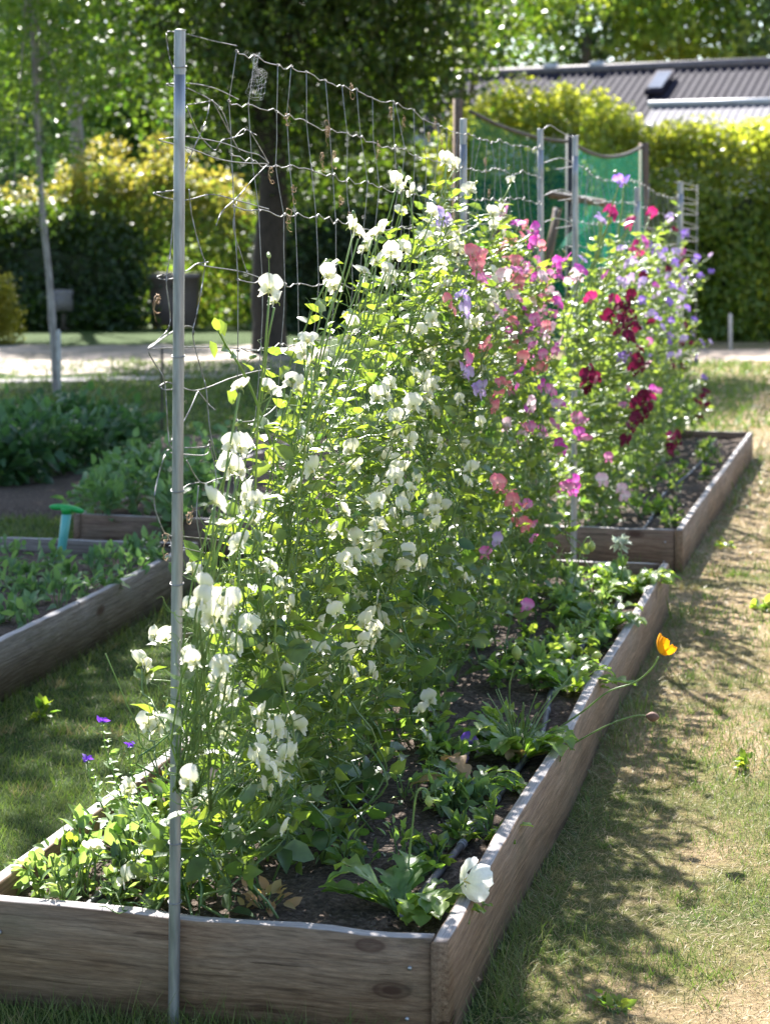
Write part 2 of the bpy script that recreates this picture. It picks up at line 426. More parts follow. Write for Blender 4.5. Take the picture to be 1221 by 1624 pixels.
# ------------------------------------------------------------------ mesh helpers
class MB:
    def __init__(s):
        s.v, s.t, s.q, s.r, s.n = [], [], [], [], 0
        s.tm, s.qm = [], []

    def add(s, v, tris=None, quads=None, rnd=0.5, mat=0):
        v = np.asarray(v, float).reshape(-1, 3)
        s.v.append(v)
        s.r.append(np.broadcast_to(np.asarray(rnd, float), (len(v),)).copy())
        if tris is not None and len(tris):
            t = np.asarray(tris, int).reshape(-1, 3) + s.n
            s.t.append(t)
            s.tm.append(np.full(len(t), mat))
        if quads is not None and len(quads):
            q = np.asarray(quads, int).reshape(-1, 4) + s.n
            s.q.append(q)
            s.qm.append(np.full(len(q), mat))
        s.n += len(v)

    def tube(s, pts, rad, sides=5, rnd=0.5, mat=0, cap=True):
        p = np.asarray(pts, float)
        n = len(p)
        rad = np.broadcast_to(np.asarray(rad, float), (n,))
        d = np.gradient(p, axis=0)
        d /= np.linalg.norm(d, axis=1)[:, None] + 1e-12
        ref = np.array([0.31, 0.17, 0.93]) if abs(d[:, 2]).mean() < 0.8 else np.array([0.93, 0.31, 0.17])
        a = np.cross(d, ref)
        a /= np.linalg.norm(a, axis=1)[:, None] + 1e-12
        b = np.cross(d, a)
        th = np.linspace(0, 2 * math.pi, sides, endpoint=False)
        ring = p[:, None, :] + rad[:, None, None] * (np.cos(th)[None, :, None] * a[:, None, :] + np.sin(th)[None, :, None] * b[:, None, :])
        i = np.arange(n - 1)[:, None] * sides
        j = np.arange(sides)[None, :]
        j2 = (j + 1) % sides
        q = np.stack([i + j, i + j2, i + sides + j2, i + sides + j], -1).reshape(-1, 4)
        v = ring.reshape(-1, 3)
        tr = []
        if cap:
            v = np.vstack([v, p[0], p[-1]])
            for k in range(sides):
                tr.append((n * sides, (k + 1) % sides, k))
                tr.append((n * sides + 1, (n - 1) * sides + k, (n - 1) * sides + (k + 1) % sides))
        s.add(v, tr, q, rnd, mat)

    def box(s, c, size, rz=0.0, mat=0, rnd=0.5, ch=0.0):
        c = np.asarray(c, float)
        hx, hy, hz = np.asarray(size, float) / 2
        v = np.array([(x, y, z) for z in (-hz, hz) for y in (-hy, hy) for x in (-hx, hx)])
        cs, sn = math.cos(rz), math.sin(rz)
        v = np.stack([v[:, 0] * cs - v[:, 1] * sn, v[:, 0] * sn + v[:, 1] * cs, v[:, 2]], 1) + c
        s.add(v, None, [(0, 2, 3, 1), (4, 5, 7, 6), (0, 1, 5, 4), (2, 6, 7, 3), (0, 4, 6, 2), (1, 3, 7, 5)], rnd, mat)

    def grid(s, v, nu, nv, rnd=0.5, mat=0):
        """v is (nu*nv,3), row-major by nu"""
        i = np.arange(nu - 1)[:, None] * nv
        j = np.arange(nv - 1)[None, :]
        q = np.stack([i + j, i + j + 1, i + nv + j + 1, i + nv + j], -1).reshape(-1, 4)
        s.add(v, None, q, rnd, mat)

    def ball(s, c, r, seg=10, rings=7, rnd=0.5, mat=0, lump=0.0, seed=0):
        th = np.linspace(0, 2 * math.pi, seg, endpoint=False)
        ph = np.linspace(0.02, math.pi - 0.02, rings)
        r = np.broadcast_to(np.asarray(r, float), (3,))
        v = np.array([(math.sin(p) * math.cos(t), math.sin(p) * math.sin(t), math.cos(p)) for p in ph for t in th])
        if lump:
            g = np.random.default_rng(seed)
            v *= (1 + lump * g.uniform(-1, 1, len(v)))[:, None]
        i = np.arange(rings - 1)[:, None] * seg
        j = np.arange(seg)[None, :]
        q = np.stack([i + j, i + seg + j, i + seg + (j + 1) % seg, i + (j + 1) % seg], -1).reshape(-1, 4)
        s.add(np.asarray(c) + v * r, None, q, rnd, mat)

    def build(s, name, mats, parent=None, smooth=False, local=False):
        me = bpy.data.meshes.new(name)
        v = np.concatenate(s.v)
        if parent is not None and not local:
            v = v - np.array(LOC[parent.name])
        nt = sum(len(x) for x in s.t)
        nq = sum(len(x) for x in s.q)
        idx = np.concatenate([x.ravel() for x in s.t] + [x.ravel() for x in s.q]).astype(np.int32)
        starts = np.concatenate([np.arange(nt) * 3, nt * 3 + np.arange(nq) * 4]).astype(np.int32)
        me.vertices.add(len(v))
        me.vertices.foreach_set('co', v.astype(np.float32).ravel())
        me.loops.add(len(idx))
        me.loops.foreach_set('vertex_index', idx)
        me.polygons.add(nt + nq)
        me.polygons.foreach_set('loop_start', starts)
        mi = np.concatenate(s.tm + s.qm).astype(np.int32)
        me.polygons.foreach_set('material_index', mi)
        if smooth:
            me.polygons.foreach_set('use_smooth', np.ones(nt + nq, bool))
        me.update(calc_edges=True)
        a = me.attributes.new('rnd', 'FLOAT', 'POINT')
        a.data.foreach_set('value', np.concatenate(s.r).astype(np.float32))
        for m in (mats if isinstance(mats, (list, tuple)) else [mats]):
            me.materials.append(m)
        o = bpy.data.objects.new(name, me)
        SC.collection.objects.link(o)
        if parent is not None:
            o.parent = parent
            LOC[o.name] = LOC.get(parent.name, (0, 0, 0))
        return o


LOC = {}


def tag(o, label, cat, group=None, kind=None):
    if kind:
        o['kind'] = kind
    if label:
        o['label'] = label
    if cat:
        o['category'] = cat
    if group:
        o['group'] = group
    return o


def thing(name, label, cat, loc=(0, 0, 0), group=None, rz=0.0):
    o = bpy.data.objects.new(name, None)
    o.empty_display_size = 0.1
    SC.collection.objects.link(o)
    o.location = tuple(float(c) for c in loc)
    o.rotation_euler = (0, 0, rz)
    LOC[o.name] = tuple(float(c) for c in loc)
    return tag(o, label, cat, group)


def unit(a):
    a = np.asarray(a, float)
    return a / (np.linalg.norm(a, axis=-1, keepdims=True) + 1e-12)


# leaf templates: (along, across, lift)
OV = np.array([(0, 0, 0), (.3, 0, -.02), (.65, 0, -.02), (1, 0, -.12), (.27, .5, .10), (.64, .43, .07), (.27, -.5, .10), (.64, -.43, .07)])
OV_T = [(0, 1, 4), (2, 3, 5), (0, 6, 1), (2, 7, 3)]
OV_Q = [(1, 2, 5, 4), (1, 6, 7, 2)]
QD = np.array([(0, 0, 0), (.45, .5, .05), (1, 0, -.08), (.45, -.5, .05)])
QD_Q = [(0, 3, 2, 1)]
BL = np.array([(0, .5, 0), (0, -.5, 0), (.55, .4, .045), (.55, -.4, .045), (1, 0, -.02)])
BL_T = [(2, 3, 4)]
BL_Q = [(0, 1, 3, 2)]


def scatter(mb, tmpl, tris, quads, pos, axis, nrm, L, W, rnd, mat=0):
    n = len(pos)
    if n == 0:
        return
    a = unit(axis)
    b = unit(np.cross(nrm, a))
    c = np.cross(a, b)
    L = np.broadcast_to(L, (n,))
    W = np.broadcast_to(W, (n,))
    v = (pos[:, None, :] + a[:, None, :] * (tmpl[None, :, 0] * L[:, None])[..., None]
         + b[:, None, :] * (tmpl[None, :, 1] * W[:, None])[..., None]
         + c[:, None, :] * (tmpl[None, :, 2] * L[:, None])[..., None])
    k = len(tmpl)
    off = (np.arange(n) * k)[:, None, None]
    T = (np.asarray(tris, int)[None] + off).reshape(-1, 3) if tris else None
    Q = (np.asarray(quads, int)[None] + off).reshape(-1, 4) if quads else None
    mb.add(v.reshape(-1, 3), T, Q, np.repeat(np.broadcast_to(rnd, (n,)), k), mat)


def rand_dirs(n, g, up=0.0):
    d = g.normal(size=(n, 3))
    d[:, 2] += up
    return unit(d)


def vnoise(x, y, seed=0):
    def h(i, j):
        n = (i.astype(np.int64) * 374761393 + j.astype(np.int64) * 668265263 + seed * 1442695041) & 0xFFFFFFFF
        n = ((n ^ (n >> 13)) * 1274126177) & 0xFFFFFFFF
        return ((n ^ (n >> 16)) & 0xFFFF) / 65535.0
    i, j = np.floor(x), np.floor(y)
    fx, fy = x - i, y - j
    fx, fy = fx * fx * (3 - 2 * fx), fy * fy * (3 - 2 * fy)
    return (h(i, j) * (1 - fx) + h(i + 1, j) * fx) * (1 - fy) + (h(i, j + 1) * (1 - fx) + h(i + 1, j + 1) * fx) * fy


# ------------------------------------------------------------------ ground
BEDS = {  # front right corner of the top edge (x, y), length, width, height, slope angle
    'near': ((0.121, 3.55), 4.44, 1.00, 0.205, TH),
    'second': ((1.384, 8.83), 5.05, 1.05, 0.2, TH + 0.017),
    'shade': ((-0.83 - 4.2 * math.sin(0.205), 8.42 - 4.2 * math.cos(0.205)), 4.2, 1.3, 0.205, 0.205),
    'crop': ((-0.42, 9.10), 4.6, 1.16, 0.2, TH),
}


def bed_frame(k):
    (x, y), L, W, h, th = BEDS[k]
    u = np.array([math.sin(th), math.cos(th), 0])
    r = np.array([math.cos(th), -math.sin(th), 0])
    return np.array([x, y, 0.0]), u, r, L, W, h, th


def in_beds(x, y, margin=0.0):
    m = np.zeros(len(x), bool)
    for k in BEDS:
        o, u, r, L, W, h, th = bed_frame(k)
        dx, dy = x - o[0], y - o[1]
        s = dx * u[0] + dy * u[1]
        w = -(dx * r[0] + dy * r[1])
        m |= (s > -margin) & (s < L + margin) & (w > -margin) & (w < W + margin)
    return m


mb = MB()
n = 90
gx = np.concatenate([[-400, -120, -50], np.linspace(-22, 22, 45), [50, 120, 400]])
gy = np.concatenate([[-60, -10], np.linspace(0, 60, 61), [120, 250, 600]])
XX, YY = np.meshgrid(gx, gy, indexing='ij')
ZZ = np.zeros_like(XX)
mb.grid(np.stack([XX, YY, ZZ], -1).reshape(-1, 3), len(gx), len(gy))
tag(mb.build('lawn', MAT['lawn']), 'part green part sun-dried lawn around the raised beds', 'lawn', kind='structure')


def sheet(name, pts, z, mat, label, cat):
    m = MB()
    p = np.array([(x, y, z) for x, y in pts])
    k = len(p) // 2
    v = np.stack([p[:k], p[k:][::-1]], 1).reshape(-1, 3)
    m.grid(v, k, 2)
    return tag(m.build(name, mat), label, cat, kind='structure')


# gravel track across the back, worn edges
g = np.random.default_rng(3)
xs = np.linspace(-16, -0.9, 40)
ed0 = 22.9 + 0.55 * (xs + 9) * 0.12 + g.normal(0, 0.35, 40)
ed1 = 30.5 + g.normal(0, 0.3, 40)
sheet('gravel_path', list(zip(xs, ed1)) + list(zip(xs[::-1], ed0[::-1])), 0.004, MAT['gravel'], 'pale sunlit gravel track crossing behind the left beds', 'path')
xs = np.linspace(3.0, 16, 30)
sheet('dirt_path', list(zip(xs, 29.2 + g.normal(0, 0.12, 30))) + list(zip(xs[::-1], 26.0 + g.normal(0, 0.12, 30))), 0.004,
      flat_mat('dry_dirt', (0.30, 0.22, 0.16), (0.42, 0.32, 0.24), 0.95, nscale=2), 'bare tan strip of dirt in front of the right hedge', 'path')
xs = np.linspace(-9, -2.2, 24)
sheet('narrow_path', list(zip(xs, 20.4 + (xs + 9) * 0.42 + g.normal(0, 0.08, 24))) + list(zip(xs[::-1], 19.7 + (xs[::-1] + 9) * 0.42 + g.normal(0, 0.08, 24))), 0.006,
      flat_mat('worn_gravel', (0.24, 0.21, 0.2), (0.36, 0.33, 0.32), 0.95, nscale=4), 'narrow worn gravel path in the shade at the left', 'path')

# grass blades
mb = MB()
g = np.random.default_rng(5)
for (y0, y1, dens, ln, wd) in ((3.25, 5.3, 21000, 0.024, 0.0014), (5.3, 7.6, 8500, 0.027, 0.0022), (7.6, 11, 2800, 0.032, 0.0042),
                               (11, 16, 900, 0.045, 0.008), (16, 26, 260, 0.06, 0.016)):
    A = (y1 - y0) * (0.407 * (y0 + y1) / 2 + 1.2)
    m = int(A * dens)
    y = g.uniform(y0, y1, m)
    x = g.uniform(-1, 1, m) * (0.2035 * y + 0.6)
    keep = ~in_beds(x, y, 0.004)
    keep &= ~((y > 20) & (x < -3.5) & (g.random(m) < 0.75))
    x, y = x[keep], y[keep]
    m = len(x)
    side = np.clip((x - M_ * (y - 3.6) + 0.35) / 0.6, 0, 1)         # 0 left of the beds .. 1 right
    nz = 0.6 * vnoise(x * 1.7, y * 1.7, 4) + 0.4 * vnoise(x * 5, y * 5, 9)
    lush = np.clip((nz - 0.35 - 0.08 * side) * 3.2, 0, 1)
    straw = g.random(m) < np.where(side > 0.5, 0.97 - 0.50 * lush, 0.10 - 0.08 * lush)
    rnd = np.where(straw, g.uniform(0.6, 1.0, m), g.uniform(0.0, 0.35, m))
    L = ln * g.uniform(0.5, 1.45, m) * np.where(straw, 0.85, 0.8 + 0.55 * lush)
    # longer uncut grass along the boards
    near = np.zeros(m, bool)
    near |= in_beds(x, y, 0.09)
    L = np.where(near, L * g.uniform(1.0, 2.6, m), L)
    rnd = np.where(near & (g.random(m) < 0.6), g.uniform(0.05, 0.4, m), rnd)
    ax = rand_dirs(m, g)
    ax[:, 2] = np.where(straw, g.uniform(0.0, 0.45, m), g.uniform(0.35, 1.6, m))
    ax = unit(ax)
    nr = unit(np.stack([-ax[:, 0], -ax[:, 1], 0.6 + 0 * x], 1) + 0.3 * g.normal(size=(m, 3)))
    scatter(mb, BL, BL_T, BL_Q, np.stack([x, y, np.full(m, -0.002)], 1), ax, nr, L, wd * g.uniform(0.7, 1.4, m), rnd)
for (y0, y1, cnt, ln, wd) in ((3.4, 5.4, 170, 0.036, 0.0018), (5.4, 8.0, 190, 0.04, 0.0026), (8.0, 12, 160, 0.045, 0.004)):
    ty = g.uniform(y0, y1, cnt)
    tx = g.uniform(-1, 1, cnt) * (0.2035 * ty + 0.5)
    ok = ~in_beds(tx, ty, 0.03)
    tx, ty = tx[ok], ty[ok]
    per = 34
    i = np.repeat(np.arange(len(tx)), per)
    spread = g.uniform(0.012, 0.035, len(tx))[i]
    x = tx[i] + g.normal(0, 1, len(i)) * spread
    y = ty[i] + g.normal(0, 1, len(i)) * spread
    ax = rand_dirs(len(i), g)
    ax[:, 2] = g.uniform(0.4, 1.5, len(i))
    dry_ = (g.random(len(tx)) < 0.35)[i]
    scatter(mb, BL, BL_T, BL_Q, np.stack([x, y, 0 * x - 0.002], 1), unit(ax), rand_dirs(len(i), g, .6), ln * g.uniform(.5, 1.3, len(i)), wd, np.where(dry_, g.uniform(.5, .95, len(i)), g.uniform(0, .3, len(i))))
tag(mb.build('grass', MAT['grass']), 'short mown grass, green at left and straw coloured at right', 'grass', kind='stuff')


# ------------------------------------------------------------------ raised beds
def board_mb(L, h, t, seed, bow=0.004):
    """a plank along local X, from 0 to L, thickness along Y, bottom at z=0; worn arrises"""
    g = np.random.default_rng(seed)
    c = 0.004
    prof = np.array([(-t / 2, 0), (t / 2, 0), (t / 2, h - c), (t / 2 - c, h), (-t / 2 + c, h), (-t / 2, h - c)])
    n = max(8, int(L / 0.06))
    xs = np.linspace(0, L, n)
    V = np.zeros((n, 6, 3))
    wob = np.interp(xs, np.linspace(0, L, 7), g.normal(0, bow, 7))
    topw = np.interp(xs, np.linspace(0, L, 9), g.normal(0, 0.0022, 9))
    for k in range(6):
        V[:, k, 0] = xs
        V[:, k, 1] = prof[k, 0] + wob + (g.normal(0, 0.0006, n) if k > 1 else 0)
        V[:, k, 2] = prof[k, 1] + (topw + g.normal(0, 0.0007, n) if k > 1 else -0.01)
    m = MB()
    i = np.arange(n - 1)[:, None] * 6
    j = np.arange(6)[None, :]
    q = np.stack([i + j, i + (j + 1) % 6, i + 6 + (j + 1) % 6, i + 6 + j], -1).reshape(-1, 4)
    e = (n - 1) * 6
    m.add(V.reshape(-1, 3), None, list(map(tuple, q)) + [(0, 5, 2, 1), (5, 4, 3, 2), (e, e + 1, e + 2, e + 5), (e + 5, e + 2, e + 3, e + 4)])
    return m


def make_bed(k, label, mats, seed, screws=True):
    o, u, r, L, W, h, th = bed_frame(k)
    root = thing('raised_bed', label, 'raised bed', o, rz=-th)
    t = 0.033
    # local x = to the right, local y = away;  the corner at local (0,0)
    def plank(x, y, rz, Lp, m, sd):
        b = board_mb(Lp, h, t, sd).build('board', m, root, local=True)
        b.location = (x, y, 0)
        b.rotation_euler = (0, 0, rz)
        return b
    plank(-t / 2, 0, math.pi / 2, L, mats[1], seed)                      # right side
    plank(-W + t / 2, 0, math.pi / 2, L, mats[1], seed + 1)               # left side
    f = plank(-W + t + 0.001, t / 2 + 0.003, 0, W - 2 * t - 0.004, mats[0], seed + 2)     # front, butted between the sides
    plank(-W + t + 0.001, L - t / 2 - 0.003, 0, W - 2 * t - 0.004, mats[0], seed + 3)     # back
    if screws:
        g = np.random.default_rng(seed)
        for xx, zz in ((W - 2 * t - 0.045, h * 0.72), (W - 2 * t - 0.05, h * 0.25), (0.05, h * 0.7)):
            m = MB()
            m.tube([(xx, -t / 2 - 0.004, zz), (xx, -t / 2 - 0.001, zz), (xx, -t / 2 + 0.004, zz)], [0.003, 0.0045, 0.0045], 8)
            s_ = m.build('screw', MAT['screw'], f, local=True)
    # soil
    sm = MB()
    nu, nv = 26, int(L / 0.05)
    g = np.random.default_rng(seed + 50)
    ws = np.linspace(t, W - t, nu)
    ss = np.linspace(t, L - t, nv)
    WW, SS = np.meshgrid(ws, ss, indexing='ij')
    Z = h - 0.055 + 0.02 * (vnoise(WW.ravel() * 9, SS.ravel() * 9, seed) - 0.5) + 0.016 * (vnoise(WW.ravel() * 30, SS.ravel() * 30, seed) - 0.5) + g.normal(0, 0.003, WW.size)
    V = o[None] + u[None] * SS.ravel()[:, None] - r[None] * WW.ravel()[:, None]
    V[:, 2] = Z
    sm.grid(V, nu, nv)
    tag(sm.build('soil', MAT['soil']), None, None, kind='structure')
    return root


make_bed('near', 'long timber raised bed in the foreground, white and pink sweet peas in it', (MAT['wood'], MAT['wood']), 21)
make_bed('second', 'timber raised bed behind the foreground one, purple and maroon sweet peas in it', (MAT['wood_b'], MAT['wood']), 31)
make_bed('shade', 'shaded timber raised bed at left with seedlings and a green-handled tool', (MAT['wood_g'], MAT['wood_g']), 41)
make_bed('crop', 'timber raised bed farther back at left, filled with bluish leafy plants', (MAT['wood_b'], MAT['wood_b']), 51, False)

# crumbs of bark and stone lying on the soil
mb = MB()
g = np.random.default_rng(8)
for k, cnt in (('near', 5200), ('second', 2200), ('shade', 900)):
    o, u, r, L, W, h, th = bed_frame(k)
    s = g.uniform(0.05, L - 0.05, cnt) if k != 'near' else 0.05 + (L - 0.1) * g.uniform(0, 1, cnt) ** 1.4
    w = g.uniform(0.05, W - 0.05, cnt)
    pos = o + u * s[:, None] - r * w[:, None]
    pos[:, 2] = h - 0.05 + g.uniform(-0.006, 0.008, cnt)
    scatter(mb, QD, None, QD_Q, pos, rand_dirs(cnt, g) * np.array([1, 1, .35]), rand_dirs(cnt, g, 1.2), g.uniform(0.004, 0.02, cnt) * g.uniform(.4, 1, cnt), g.uniform(0.003, 0.008, cnt), g.random(cnt))
tag(mb.build('bark_mulch', MAT['chip']), 'crumbs of bark and dry litter on the dark soil', 'mulch', kind='stuff')


def bedpt(k, s, w, z):
    o, u, r, L, W, h, th = bed_frame(k)
    p = o + u * s - r * w
    p[2] = z
    return p


# drip hoses
def hose(k, w, s0, s1, label, seed):
    g = np.random.default_rng(seed)
    ss = np.linspace(s0, s1, 44)
    ww = w + 0.02 * np.sin(ss * 2.1 + seed) + np.interp(ss, np.linspace(s0, s1, 9), g.normal(0, 0.008, 9))
    h = BEDS[k][3]
    pts = np.array([bedpt(k, a, b, h - 0.042) for a, b in zip(ss, ww)])
    t = thing('drip_hose', label, 'hose', pts[0], 'drip hoses in the beds')
    m = MB()
    m.tube(pts, 0.0085 if k == 'near' else 0.006, 10)
    m.build('pipe', MAT['hose'], t, True)
    for f in np.linspace(0.01, 0.9, 9):
        i = int(f * 43)
        d = unit(pts[i + 1] - pts[i])
        m = MB()
        for o_ in (-0.008, 0.008):
            m.tube([pts[i] + d * (o_ - 0.004), pts[i] + d * (o_ + 0.004)], 0.0105, 10)
        m.build('dripper', MAT['hose_grey'], t, True)


hose('near', 0.76, 0.045, 4.2, 'grey drip hose on the soil left of the white sweet peas', 1)
hose('near', 0.13, 0.25, 4.2, 'grey drip hose on the soil beside the right board of the near bed', 2)
hose('second', 0.24, 0.1, 4.85, 'dark drip hose along the right board of the second bed', 4)


# ------------------------------------------------------------------ posts and wire mesh
def post(px_top, py_top, px_bot, Y, r, label, seed, sides=16):
    base = P(px_bot, 0, Y)
    base[2] = 0.0
    top = P(px_top, py_top, Y)
    t = thing('metal_post', label, 'post', base, 'galvanised fence posts')
    g = np.random.default_rng(seed)
    n = 24
    pts = np.array([base + (top - base) * f for f in np.linspace(-0.03, 1, n)])
    pts[:, 0] += np.interp(np.arange(n), [0, 8, 16, n - 1], g.normal(0, 0.0012, 4))
    m = MB()
    m.tube(pts[:-1], r, sides, cap=True)
    m.build('tube', MAT['galv'], t, True)
    # open rim at the top
    m = MB()
    th = np.linspace(0, 2 * math.pi, 17)
    rim = np.array([top + np.array([math.cos(a) * r * 0.92, math.sin(a) * r * 0.92, 0.0]) for a in th])
    m.tube(pts[-2:], [r, r * 1.0], sides, cap=False)
    m.tube(rim, r * 0.1, 5, cap=False)
    m.build('rim', MAT['galv'], t, True)
    return base, top


Yp1 = 3.655
post(286.5, 47, 275, Yp1, 0.0112, 'tall galvanised post in the foreground in front of the white sweet peas', 1)
post(736, 188, 733, FY(735) + 0.02, 0.0125, 'galvanised post rising between the white and the coral pink sweet peas', 2)
post(857, 204, 858, FY(860), 0.0135, 'galvanised post at the back end of the near bed', 3)
post(912, 216, 910, 8.86, 0.014, 'galvanised post in front of the second bed, bare down to the lawn', 4)
post(1010, 297, 1010, FY(1009), 0.018, 'short galvanised post among the crimson and violet sweet peas', 5)
post(1079, 288, 1079, 14.55, 0.022, 'galvanised post at the far end of the second bed', 6)

HTS = [1.938, 1.82, 1.705, 1.60, 1.445, 1.31, 1.17, 1.03, 0.88, 0.73, 0.57, 0.42, 0.27]


def mesh_panel(Y0, Y1, dY, hts, label, seed, r, wob, nlast=None):
    t = thing('wire_mesh', label, 'wire mesh', fence_xy(Y0), 'wire mesh panels')
    g = np.random.default_rng(seed)
    ys = np.arange(Y0, Y1, dY)
    ys = ys + g.normal(0, 0.012, len(ys))
    nodes = np.zeros((len(ys), len(hts), 3))
    for i, y in enumerate(ys):
        drift = g.normal(0, 0.010)
        for j, z in enumerate(hts):
            p = fence_xy(y)
            nodes[i, j] = p + U2 * (g.normal(0, wob) + drift * j / len(hts) * 2) + R2 * (g.normal(0, wob * 0.8) + 0.012 * math.sin(y * 2.3 + j))
            nodes[i, j, 2] = z + g.normal(0, wob * 0.7) + 0.018 * math.sin(y * 1.7 + j * 0.6) - 0.012
    for j in range(len(hts)):
        pts = []
        for i in range(len(ys)):
            pts.append(nodes[i, j])
            if i + 1 < len(ys):
                a, b = nodes[i, j], nodes[i + 1, j]
                for f in (0.12, 0.4, 0.68, 0.88):
                    q = a + (b - a) * f
                    q = q + UP * (g.normal(0, wob * 0.5) - 0.004 * math.sin(math.pi * f) + (g.uniform(-0.002, 0.007) if f == 0.12 else 0))
                    pts.append(q)
        m = MB()
        m.tube(pts, r * 1.12, 5)
        m.build('line_wire', MAT['wire'], t, True)
    for i in range(len(ys)):
        m = MB()
        pts = []
        for j in range(len(hts)):
            pts.append(nodes[i, j] + np.array([0, -0.003, 0]))
            if j + 1 < len(hts):
                a, b = nodes[i, j], nodes[i, j + 1]
                pts.append(a + (b - a) * 0.5 + U2 * g.normal(0, wob * 0.5))
        m.tube(pts, r * 0.85, 5)
        for j in range(len(hts)):                       # the knot where stay and line wire are wrapped
            c = nodes[i, j]
            th = np.linspace(0, 4 * math.pi, 10)
            kn = c + np.outer(np.linspace(-0.006, 0.006, 10), U2) + np.outer(np.cos(th) * r * 2.0, R2) + np.outer(np.sin(th) * r * 2.0, UP)
            m.tube(kn, r * 0.8, 4)
        m.build('stay_wire', MAT['wire'], t, True)
    return t, nodes


panel1, nodes1 = mesh_panel(4.065, 8.16, 0.149, HTS, 'wire mesh on the near bed carrying the white and pink sweet peas', 61, 0.00135, 0.006)
panel2, nodes2 = mesh_panel(8.98, 14.6, 0.16, [1.93, 1.80, 1.68, 1.56, 1.42, 1.27, 1.1, 0.9, 0.7, 0.5, 0.3], 'wire mesh on the second bed carrying the purple and maroon sweet peas', 62, 0.0017, 0.007)


def smooth_path(pts, k=5):
    p = np.asarray(pts, float)
    if len(p) < 3:
        return p
    out = []
    for i in range(len(p) - 1):
        p0, p1, p2, p3 = p[max(i - 1, 0)], p[i], p[i + 1], p[min(i + 2, len(p) - 1)]
        for f in np.arange(k) / k:
            out.append(0.5 * ((2 * p1) + (-p0 + p2) * f + (2 * p0 - 5 * p1 + 4 * p2 - p3) * f ** 2 + (-p0 + 3 * p1 - 3 * p2 + p3) * f ** 3))
    out.append(p[-1])
    return np.array(out)


# the torn, bent end of the mesh wrapped round the front post
TANGLE = [
    [(281, 52), (272, 49), (264, 52), (266, 75), (270, 95), (276, 110)],
    [(296, 53), (312, 57), (330, 62), (348, 66), (376, 72)],
    [(281, 132), (268, 132), (264, 134), (281, 137), (296, 139), (310, 145), (326, 153), (345, 166), (356, 183), (366, 214)],
    [(296, 131), (320, 134), (345, 141), (378, 157)],
    [(297, 165), (315, 163), (330, 160), (337, 158)],
    [(333, 158), (328, 186), (316, 215), (305, 240), (297, 262), (285, 300), (277, 320)],
    [(296, 168), (305, 190), (318, 215), (333, 232), (342, 237), (352, 222), (368, 218), (385, 212), (390, 205), (400, 210), (407, 214)],
    [(300, 216), (281, 217), (262, 219), (252, 222), (281, 229), (310, 238), (345, 251), (380, 257), (426, 259)],
    [(298, 216), (330, 221), (360, 228), (390, 240), (410, 245), (426, 258)],
    [(372, 218), (386, 204), (396, 208), (410, 230), (426, 258)],
    [(426, 258), (400, 285), (383, 305), (370, 318), (352, 335), (343, 357)],
    [(281, 301), (255, 304), (244, 306), (262, 313), (280, 316), (300, 316), (330, 308), (350, 310), (375, 317), (426, 331)],
    [(300, 300), (304, 340), (315, 385), (325, 415)],
    [(376, 318), (370, 360), (383, 405), (392, 432)],
    [(337, 158), (366, 214), (380, 240)],
    [(312, 418), (335, 423), (370, 428), (392, 433), (425, 445)],
    [(281, 440), (262, 443), (248, 440), (256, 436), (281, 433), (298, 428), (312, 418), (330, 415)],
    [(326, 417), (320, 455), (312, 498), (306, 533), (320, 590), (327, 617), (333, 680), (345, 740)],
    [(277, 320), (270, 400), (264, 445), (270, 500), (266, 522), (250, 540), (235, 554), (248, 580), (260, 600), (264, 640), (268, 700), (275, 712)],
    [(235, 554), (270, 528), (296, 517), (307, 522), (306, 533)],
    [(235, 553), (300, 550), (360, 551), (425, 556)],
    [(253, 612), (265, 606), (281, 611), (305, 619), (330, 614), (365, 600), (400, 590), (428, 585)],
    [(252, 612), (262, 618), (281, 616)],
    [(268, 713), (262, 720), (250, 760), (245, 800), (258, 840), (270, 858), (272, 880)],
    [(313, 622), (296, 660), (268, 704)],
    [(314, 620), (330, 640), (341, 650)],
    [(293, 710), (328, 708), (332, 698), (334, 705), (328, 720), (310, 722), (270, 718)],
    [(296, 730), (318, 765), (345, 760), (380, 750), (428, 735)],
    [(273, 778), (285, 778), (300, 768), (318, 765)],
    [(333, 705), (343, 760), (336, 830), (345, 900)],
    [(268, 850), (281, 850), (330, 855), (360, 858), (428, 865)],
    [(268, 866), (281, 867), (340, 880), (428, 892)],
    [(315, 770), (312, 820), (320, 880), (316, 960)],
    [(268, 1005), (285, 1006), (350, 1000)],
    [(268, 1195), (285, 1196), (300, 1200)],
]
def loose_wire(pts, r, par):
    m = MB()
    m.tube(pts, r, 5)
    m.build('bent_wire', MAT['wire'], par, True)


def px_path(ln):
    return smooth_path(np.array([(a, b, 0) for a, b in ln]))[:, :2]


for ln in TANGLE:
    loose_wire([FP(x, y, 0.004 * math.sin(x * 0.7 + y)) for x, y in px_path(ln)], 0.00135, panel1)
for z in (1.86, 1.30, 1.04, 0.86, 0.62, 0.5, 0.36, 0.245):                    # rings of tie wire round the tube
    c = P(276 + 10 * (z / 1.93), 0, Yp1)
    c[2] = z
    th = np.linspace(0, 2.1 * math.pi, 22)
    loose_wire(np.stack([c[0] + np.cos(th) * 0.0128, c[1] + np.sin(th) * 0.0128, c[2] + 0.003 * np.sin(th)], 1), 0.0012, panel1)
